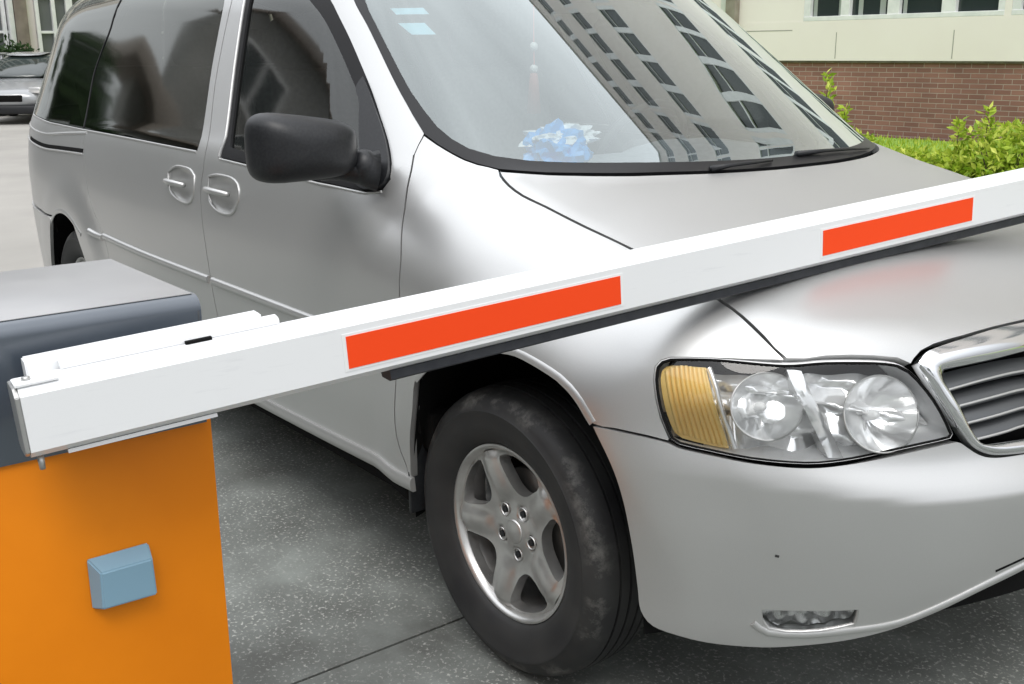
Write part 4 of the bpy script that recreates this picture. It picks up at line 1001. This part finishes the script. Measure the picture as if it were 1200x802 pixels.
Y0=12.8
bld=empty('brick_building',(-9,Y0,0),label='cream panelled building with brick base and white framed windows behind the hedge',cat='building')
def bl(o): o.location=(9,-Y0,0); return o
HB=27.5
bl(mkbox('brick_base',(-9,Y0+.25,.58),(48,.5,1.16),BR,bld))
bl(mkbox('base_cap',(-9,Y0+.22,1.17),(48,.5,.03),vary(mat('cap_dark',(.18,.14,.12),.8),(.14,.11,.10),(.22,.18,.16),9,4),bld,bevel=.006))
# wall as floor bands with real openings
fl=4.5; UW=3.38; STEP=3.48
def wz(k): return (1.80,1.55) if k==0 else (1.3+fl*k,1.75)
def wx(k): return [-9.70+STEP*i for i in range(0,6)]+[-12.75-STEP*i-UW for i in range(0,4)] if k==0 else [-9.70+STEP*i for i in (range(-4,5) if k>3 else range(-5,6))]
bm=bmesh.new(); ztop=1.186
for k in range(6):
    za,h=wz(k); box(bm,(-9,Y0+.13,(ztop+za)/2),(48,.36,za-ztop)); ztop=za+h
    prev=-33.0
    for x in sorted(wx(k))+[None]:
        a=prev; b=x if x is not None else 15.0
        if b-a>.02: box(bm,((a+b)/2,Y0+.13,za+h/2),(b-a,.352,h))
        if x is not None: prev=x+UW
box(bm,(-9,Y0+.13,(ztop+HB)/2),(48,.36,HB-ztop))
bl(bmo('wall',bm,CREAM,bld))
bl(mkbox('interior_back',(-9,Y0+1.6,HB/2),(48,.1,HB-1),DARKIN,bld))
for k in range(6):
    za,h=wz(k)
    for x in wx(k):
        bm=bmesh.new()
        box(bm,(x+UW/2,Y0+.0,za+.035),(UW,.10,.07),bevel=.006); box(bm,(x+UW/2,Y0+.0,za+h-.03),(UW,.10,.06),bevel=.006)
        cuts=[(0,.12),(.70,.86),(1.53,1.73),(2.42,2.64),(3.28,UW)]
        for a,b in cuts: box(bm,(x+(a+b)/2,Y0+.002,za+h/2),(b-a,.09,h-.128),bevel=.006)
        box(bm,(x+UW/2,Y0+.004,za+h*.68),(UW-.1,.06,.05))
        o=bl(bmo('window',bm,WFR,bld))
        raw('pane',[(x+.05,Y0+.035,za+.05),(x+UW-.05,Y0+.035,za+.05),(x+UW-.05,Y0+.035,za+h-.05),(x+.05,Y0+.035,za+h-.05)],[(0,1,2,3)],PANE,o)
        if k==0 and -10<x<-2:
            for a,w in ((.14,.07),(.62,.06),(.98,.08),(1.36,.10),(1.76,.06)):
                mkbox('curtain',(x+a+w/2,Y0+.028,za+.72),(w,.006,1.3),CURT,o)
# panel joints, pipe and ledge
JT=mat('joint_grey',(.33,.32,.29),.9)
for x in [-9.04+2.0*i for i in range(-11,12)]:
    if not(-12.2<x<-10.2): bl(mkbox('panel_joint',(x,Y0-.0505,1.42),(.014,.004,.40),JT,bld))
for a,b in ((-11.0,-9.9),): bl(mkbox('panel_joint',((a+b)/2,Y0-.0505,1.665),(b-a,.004,.014),JT,bld))
bl(mkbox('downpipe',(-11.14,Y0-.11,15),(.22,.13,29.6),PIPE,bld,bevel=.02)); bl(mkbox('pipe_strip',(-11.36,Y0-.07,15.4),(.12,.05,28.4),WFR,bld,bevel=.01))
bl(mkbox('parapet',(-9,Y0+.10,HB+.1),(48.3,.55,.25),WFR,bld,bevel=.02))
bl(mkbox('roof_slab',(-9,Y0+6,HB-.1),(48,12,.2),CREAM,bld))
# ---------------------------------------------------------------- planting
def leafmat(name,cs):
    m=mat(name,cs[0],.5,0,.35); n,l,b=nodes(m)
    g=N(m,'ShaderNodeNewGeometry'); rr=ramp(m,g.outputs['Random Per Island'],[(0,cs[0]),(.5,cs[1]),(1,cs[2])])
    l.new(rr.outputs[0],b.inputs['Base Color'])
    b.inputs['Subsurface Weight'].default_value=0
    tr=N(m,'ShaderNodeBsdfTranslucent'); mxs=N(m,'ShaderNodeMixShader'); mxs.inputs[0].default_value=.35
    out=m.node_tree.nodes['Material Output']; l.new(rr.outputs[0],tr.inputs[0]); l.new(b.outputs[0],mxs.inputs[1]); l.new(tr.outputs[0],mxs.inputs[2]); l.new(mxs.outputs[0],out.inputs[0])
    return m
LF=leafmat('leaf_yellow_green',((.20,.33,.02),(.42,.55,.05),(.68,.72,.14)))
LFD=leafmat('leaf_dark_green',((.015,.04,.012),(.03,.07,.02),(.055,.10,.03)))
STEM=mat('stem_brown',(.08,.055,.035),.9)
rng=random.Random(11)
def leaves(bm,pts,size,asp=.42):
    for c in pts:
        c=Vector(c); a=rng.uniform(0,6.283); el=rng.uniform(-.2,1.2)
        d=Vector((math.cos(a)*math.cos(el),math.sin(a)*math.cos(el),math.sin(el))); s=d.cross(Vector((rng.uniform(-1,1),rng.uniform(-1,1),rng.uniform(-1,1)))).normalized()
        L=size*rng.uniform(.7,1.25); nrm=d.cross(s)
        q=[c,c+d*L*.5+s*L*asp*.5+nrm*L*.06,c+d*L,c+d*L*.5-s*L*asp*.5+nrm*L*.06]
        bm.faces.new([bm.verts.new(v) for v in q])
def shrub(x,y,w,h,shoots,label,n=1500,m=None,size=.075,grp='yellow-green shrubs along the lawn',z0=.045):
    e=empty('shrub',(x,y,z0),label=label,cat='shrub',group=grp)
    bm=bmesh.new(); pts=[]
    blobs=[(rng.uniform(-w*.38,w*.38),rng.uniform(-.25,.25)*w,rng.uniform(.30,.78)*h,rng.uniform(.22,.36)*w) for _ in range(9)]
    for _ in range(n):
        bx,by,bz,br=rng.choice(blobs); a=rng.uniform(0,6.283); u=rng.uniform(-.7,1); rr=br*rng.uniform(.55,1.05)
        s=math.sqrt(max(0,1-u*u)); zz=bz+rr*u*.8
        pts.append((bx+rr*s*math.cos(a),by+rr*s*math.sin(a),max(.02,min(zz,h*1.02))))
    for (sx,sh) in shoots:
        for k in range(110):
            t=k/110; pts.append((sx+rng.uniform(-.07,.07)*(1.15-t)+.05*math.sin(t*3),rng.uniform(-.05,.05),h*.5+(sh-h*.5)*t))
    leaves(bm,pts,size); bmo('foliage',bm,m or LF,e)
    bm=bmesh.new()
    for k in range(7):
        a=rng.uniform(0,6.283); r=rng.uniform(.1,.35)*w; v,f=tube_pts([(0,0,0),(r*.4*math.cos(a),r*.4*math.sin(a),h*.3),(r*math.cos(a),r*math.sin(a),h*.75)],[.014,.009,.004],5)
        bv=[bm.verts.new(q) for q in v]; [bm.faces.new([bv[i] for i in ff]) for ff in f]
    for (sx,sh) in shoots:
        v,f=tube_pts([(sx*.3,0,0),(sx,0,h*.6),(sx+.02,0,sh*.97)],[.010,.007,.003],5); bv=[bm.verts.new(q) for q in v]; [bm.faces.new([bv[i] for i in ff]) for ff in f]
    bmo('stem',bm,STEM,e)
SH=[(-4.85,7.0,.55,.62,[(-.12,1.10),(.10,.78)],'small shrub with one tall upright shoot beside the van windscreen'),
    (-4.38,7.2,.6,.26,[],'low yellow-green shrub at the left end of the hedge'),
    (-3.80,6.6,.8,.30,[],'low rounded shrub between the lowest shrub and the taller hedge'),
    (-3.30,6.5,.9,.44,[(.05,.74)],'yellow-green shrub in front of the brick base with a short pale tip'),
    (-2.80,6.5,1.0,.68,[(-.2,.84),(.15,.72)],'leafy hedge shrub with two pale pointed tips near the boom'),
    (-2.20,6.5,1.0,.70,[(.10,1.02),(.28,.80)],'hedge shrub with a tall pale shoot at the right edge'),
    (-1.55,6.5,.95,.66,[(-.1,.9)],'hedge shrub just past the right edge of the photo'),
    (-.85,6.5,.95,.62,[],'rounded hedge shrub furthest along the lawn')]
for s in SH: shrub(*s[:5],s[5],n=2800)
# grass blades in front of the wall
bm=bmesh.new()
for _ in range(9000):
    x=rng.uniform(-12,1.5); y=rng.uniform(8.6,12.7); hgt=rng.uniform(.03,.08); a=rng.uniform(0,3.14); dx,dy_=.012*math.cos(a),.012*math.sin(a)
    bm.faces.new([bm.verts.new(v) for v in ((x-dx,y-dy_,.045),(x+dx,y+dy_,.045),(x+rng.uniform(-.02,.02),y,.045+hgt))])
tag(bmo('grass',bm,LF),'short bright green grass in front of the brick base','grass',kind='stuff')
def tree(x,y,h,r,label,grp,seed,n=5200):
    global rng
    rng=random.Random(seed)
    e=empty('broadleaf_tree',(x,y,0),label=label,cat='tree',group=grp)
    limbs=[([(0,0,0),(.08,.04,h*.25),(0,.1,h*.5),(.1,0,h*.8)],[.19,.15,.10,.04])]
    tips=[]
    for k in range(6):
        a=k*2.4+rng.uniform(-.4,.4); z=h*rng.uniform(.28,.6); L=r*rng.uniform(.55,.95); zz=z+h*rng.uniform(.12,.35)
        limbs.append(([(0,.05,z),(L*.5*math.cos(a),L*.5*math.sin(a),(z+zz)/2+.1),(L*math.cos(a),L*math.sin(a),zz)],[.07,.045,.015])); tips.append((L*math.cos(a),L*math.sin(a),zz))
    tips.append((0,0,h*.85))
    bm=bmesh.new()
    for p,q in limbs:
        v,f=tube_pts(p,q,8); bv=[bm.verts.new(c) for c in v]; [bm.faces.new([bv[i] for i in ff]) for ff in f]
    bmo('trunk',bm,STEM,e,smooth=True)
    bm=bmesh.new(); pts=[]
    cl=[(tx+rng.gauss(0,.35*r),ty+rng.gauss(0,.35*r),tz+rng.gauss(0,.10*h),rng.uniform(.14,.3)*r) for tx,ty,tz in tips for _ in range(4)]
    for _ in range(n):
        bx,by,bz,br=rng.choice(cl); pts.append((bx+rng.gauss(0,br*.6),by+rng.gauss(0,br*.6),bz+rng.gauss(0,br*.5)))
    leaves(bm,pts,.30,.55); bmo('crown',bm,LFD,e)
# ---------------------------------------------------------------- background at the left
B2=empty('office_building',(-30,8,0),label='cream building with brown pilasters and white window frames behind the parked cars',cat='building')
def b2(o): o.location=(30,-8,0); return o
b2(mkbox('wall',(-30.3,6,5),(.6,15,10),CREAM,B2))
BRN=vary(mat('pilaster_brown',(.24,.20,.17),.8),(.20,.165,.14),(.28,.235,.20),3,5)
for y in (-.2,2.9,6.0,9.1,12.2):
    b2(mkbox('pilaster',(-29.9,y,5),(.36,.32,10),BRN,B2,bevel=.01)); b2(mkbox('pilaster_strip',(-29.88,y-.25,5),(.30,.14,10),WFR,B2,bevel=.01))
for y in (1.4,4.5,7.6,10.7):
    for z in (1.6,5.0,8.2):
        bm=bmesh.new()
        for dy2 in (-1.15,-.72,-.3,.12,.6,1.1): box(bm,(-29.93,y+dy2,z),(.12,.10 if dy2 not in(-.3,) else .18,2.5),bevel=.008)
        for dz in (-1.25,-.35,.35,1.25): box(bm,(-29.95,y,z+dz),(.10,2.4,.07),bevel=.006)
        o=b2(bmo('window',bm,WFR,B2)); raw('pane',[(-29.985,y-1.2,z-1.25),(-29.985,y+1.2,z-1.25),(-29.985,y+1.2,z+1.25),(-29.985,y-1.2,z+1.25)],[(0,1,2,3)],mat('pane_grey',(.10,.11,.11),.15,0,.8) if 'pane_grey' not in bpy.data.materials else bpy.data.materials['pane_grey'],o)
b2(mkbox('plinth',(-29.85,6,.2),(.5,15,.4),PIPE,B2,bevel=.01))
rng=random.Random(5)
shrub(-29.0,5.4,1.6,1.8,[],'dark green shrub against the cream building beyond the parked cars',n=1500,m=LFD,size=.16,grp='dark shrubs at the far building',z0=0)
shrub(-28.9,2.6,1.6,1.2,[],'lower dark green shrub beyond the parked cars',n=1200,m=LFD,size=.16,grp='dark shrubs at the far building',z0=0)
# ---------------------------------------------------------------- parked saloon cars
def saloon(loc,rz,paint,label):
    e=empty('parked_car',loc,rz,label=label,cat='car',group='cars parked beyond the van')
    st=[(-2.2,.55,.52,.80),(-2.05,.78,.34,.90),(-1.5,.86,.24,.98),(-.6,.88,.22,.95),(.4,.88,.22,.93),(1.2,.87,.22,.88),(1.8,.82,.24,.76),(2.1,.68,.30,.66),(2.22,.50,.40,.56)]
    def loft(st,nm,m,par,fn):
        bm=bmesh.new(); rows=[]
        for s in st: rows.append([bm.verts.new(v) for v in fn(s)])
        k=len(rows[0])
        for a,b in zip(rows[:-1],rows[1:]):
            for i in range(k): bm.faces.new((a[i],a[(i+1)%k],b[(i+1)%k],b[i]))
        bm.faces.new(rows[0]); bm.faces.new(rows[-1][::-1])
        o=bmo(nm,bm,m,par,smooth=True,angle=50)
        sm=o.modifiers.new('s','SUBSURF'); sm.levels=2; sm.render_levels=2
        return o
    loft(st,'body',paint,e,lambda s:[(s[0],-s[1]*.92,s[2]),(s[0],-s[1],(s[2]+s[3])*.5),(s[0],-s[1]*.93,s[3]-.04),(s[0],-s[1]*.5,s[3]+.03),(s[0],s[1]*.5,s[3]+.03),(s[0],s[1]*.93,s[3]-.04),(s[0],s[1],(s[2]+s[3])*.5),(s[0],s[1]*.92,s[2])])
    gh=[(-1.75,.66,.90,.95),(-1.15,.66,.92,1.30),(-.6,.62,.92,1.42),(.1,.62,.92,1.42),(.55,.64,.92,1.28),(1.15,.68,.88,.94)]
    loft(gh,'glasshouse',PANE,e,lambda s:[(s[0],-s[1]*1.12,s[2]),(s[0],-s[1]*.90,s[3]-.05),(s[0],-s[1]*.5,s[3]),(s[0],s[1]*.5,s[3]),(s[0],s[1]*.90,s[3]-.05),(s[0],s[1]*1.12,s[2])])
    rf=[(-1.05,.60,1.36),(-.6,.62,1.425),(.1,.62,1.425),(.42,.60,1.36)]
    loft(rf,'roof',paint,e,lambda s:[(s[0],-s[1]*.93,s[2]-.03),(s[0],-s[1]*.5,s[2]+.025),(s[0],s[1]*.5,s[2]+.025),(s[0],s[1]*.93,s[2]-.03)])
    for sg in (-1,1):
        v,f=tube_pts([(1.14,sg*.76,.90),(.55,sg*.66,1.27),(.10,sg*.60,1.40),(-.6,sg*.60,1.40),(-1.15,sg*.63,1.28),(-1.75,sg*.72,.93)],.032,8); raw('roof_pillar',v,f,paint,e,True)
        v,f=tube_pts([(-.3,sg*.74,.92),(-.3,sg*.60,1.40)],.03,6); raw('door_pillar',v,f,paint,e,True)
        mkbox('head_lamp',(2.02,sg*.60,.68),(.30,.30,.13),REFL,e,rot=Matrix.Rotation(sg*-.5,3,'Z'),bevel=.04)
        mkbox('door_mirror',(.95,sg*.93,.98),(.10,.18,.12),paint,e,bevel=.03)
        for x in (-1.35,1.38):
            w=bpy.data.objects.new('wheel',None); COL.objects.link(w); w.parent=e; w.location=(x,sg*.80,.31)
            v,f=lathe([(.19,-.10),(.25,-.11),(.30,-.09),(.312,-.05),(.312,.05),(.30,.09),(.19,.10)],32); raw('tyre',v,f,RUBBER,w,True)
            v,f=lathe([(0,-.07*1),(.08,-.075),(.17,-.06),(.195,-.10),(.2,0)],24); v=[(a,b*(-sg)*-1 if sg<0 else -b,c) for a,b,c in v]; raw('rim',v,f,ALLOY,w,True)
    mkbox('grille',(2.17,0,.52),(.10,.62,.14),GAP,e,bevel=.03); mkbox('lower_bumper',(2.12,0,.30),(.22,1.25,.18),BLACKP,e,bevel=.05)
    return e
CARW=mat('car_white',(.30,.31,.32),.25,.2,.5,.6)
saloon((-24.2,4.6,-.008),R(-28),CARW,'silver grey saloon car parked beyond the rear corner of the van')
saloon((-27.6,4.3,-.008),R(-28),make_paint('grey_paint',(.25,.26,.28)),'pale grey saloon car half hidden behind the nearer parked car')
# ---------------------------------------------------------------- what stands across the road (seen mirrored in the van's side)
B3=empty('brick_office',(-18,-24,0),label='grey office block across the road behind the camera',cat='building')
def b3(o): o.location=(18,24,0); return o
GRYW=vary(mat('grey_render',(.34,.34,.33),.85),(.26,.26,.25),(.34,.34,.33),.6,6)
b3(mkbox('wall',(-14,-25,8),(46,2,16),GRYW,B3))
for i in range(8):
    for z in (1.9,5.2,8.5,11.8):
        x=-33+4.2*i
        bm=bmesh.new()
        for dx in (-1.3,0,1.3): box(bm,(x+dx,-23.96,z),(.10,.10,1.9))
        for dz in (-.95,.95): box(bm,(x,-23.955,z+dz),(2.7,.10,.10))
        o=b3(bmo('window',bm,WFR,B3)); raw('pane',[(x-1.3,-23.985,z-.95),(x+1.3,-23.985,z-.95),(x+1.3,-23.985,z+.95),(x-1.3,-23.985,z+.95)],[(3,2,1,0)],PANE,o)
b3(mkbox('roof',(-14,-25,16.2),(47,4,.4),PIPE,B3,bevel=.05))
for i,(x,y,h,r) in enumerate([(-34,-17,9,3.4),(-27,-16,7.5,2.8),(-14,-17,8,3),(-4,-15,7.5,2.8),(6,-14,8,3.2),(16,-10,8.5,3.2)]):
    tree(x,y,h,r,['dense tree furthest down the road behind the camera','smaller tree beside the far one behind the camera','tree before the middle of the grey office block','low tree nearest the gate behind the camera','round tree by the end of the grey office block','tall tree beyond the end of the office block'][i],'trees along the road behind the camera',100+i)
# street lamp
lp=empty('street_lamp',(-24,-13.5,0),label='tall grey street lamp with a curved arm across the road',cat='street lamp')
v,f=tube_pts([(0,0,0),(0,0,5),(0,0,8.3),(.35,.25,8.9),(1.6,1.1,9.2)],[.10,.08,.06,.05,.04],10); raw('pole',v,f,PIPE,lp,True)
mkbox('lamp_head',(1.8,1.22,9.2),(.65,.25,.12),PIPE,lp,rot=Matrix.Rotation(R(34),3,'Z'),bevel=.04)

B4=empty('depot_building',(-42,-17,0),label='grey depot with a flat overhanging roof at the end of the road',cat='building')
def b4(o): o.location=(42,17,0); return o
b4(mkbox('wall',(-43.5,-18,5),(3,16,10),GRYW,B4))
b4(mkbox('roof',(-43,-18,10.3),(6,18,.7),PIPE,B4,bevel=.05))
for i in range(4):
    for z in (2.2,6.9):
        y=-24+3.9*i
        bm=bmesh.new()
        for dy3 in (-1.3,0,1.3): box(bm,(-41.96,y+dy3,z),(.12,.20,3))
        for dz in (-1.5,0,1.5): box(bm,(-41.95,y,z+dz),(.10,2.7,.20))
        o=b4(bmo('window',bm,WFR,B4)); raw('pane',[(-41.985,y-1.3,z-1.5),(-41.985,y+1.3,z-1.5),(-41.985,y+1.3,z+1.5),(-41.985,y-1.3,z+1.5)],[(0,1,2,3)],PANE,o)
for i,(x,y,h,r) in enumerate([(-38,-7.6,8.0,2.6),(-36,-9.8,5.4,1.9),(-52,-28,13,4)]):
    tree(x,y,h,r,['dense tree standing before the left end of the depot','lower tree in front of the depot corner','tall tree beyond the far end of the depot'][i],'trees before the depot',200+i,n=9000)

B5=empty('added_dark_block',(-47,-30,0),label='unseen tall grey block added behind the depot to darken the door window reflection',cat='building')  # added out of view so the door glass mirrors something darker
def b5(o): o.location=(47,30,0); return o
b5(mkbox('wall',(-48.5,-27,9),(3,26,18),GRYW,B5)); b5(mkbox('roof',(-48.5,-27,18.2),(4,27,.5),PIPE,B5,bevel=.05))
for i in range(6):
    for z in (12.0,15.4):
        y=-38+4.2*i
        bm=bmesh.new()
        for dy3 in (-1.3,0,1.3): box(bm,(-46.96,y+dy3,z),(.12,.16,1.9))
        for dz in (-.95,.95): box(bm,(-46.95,y,z+dz),(.10,2.7,.14))
        o=b5(bmo('window',bm,WFR,B5)); raw('pane',[(-46.985,y-1.3,z-.95),(-46.985,y+1.3,z-.95),(-46.985,y+1.3,z+.95),(-46.985,y-1.3,z+.95)],[(0,1,2,3)],PANE,o)
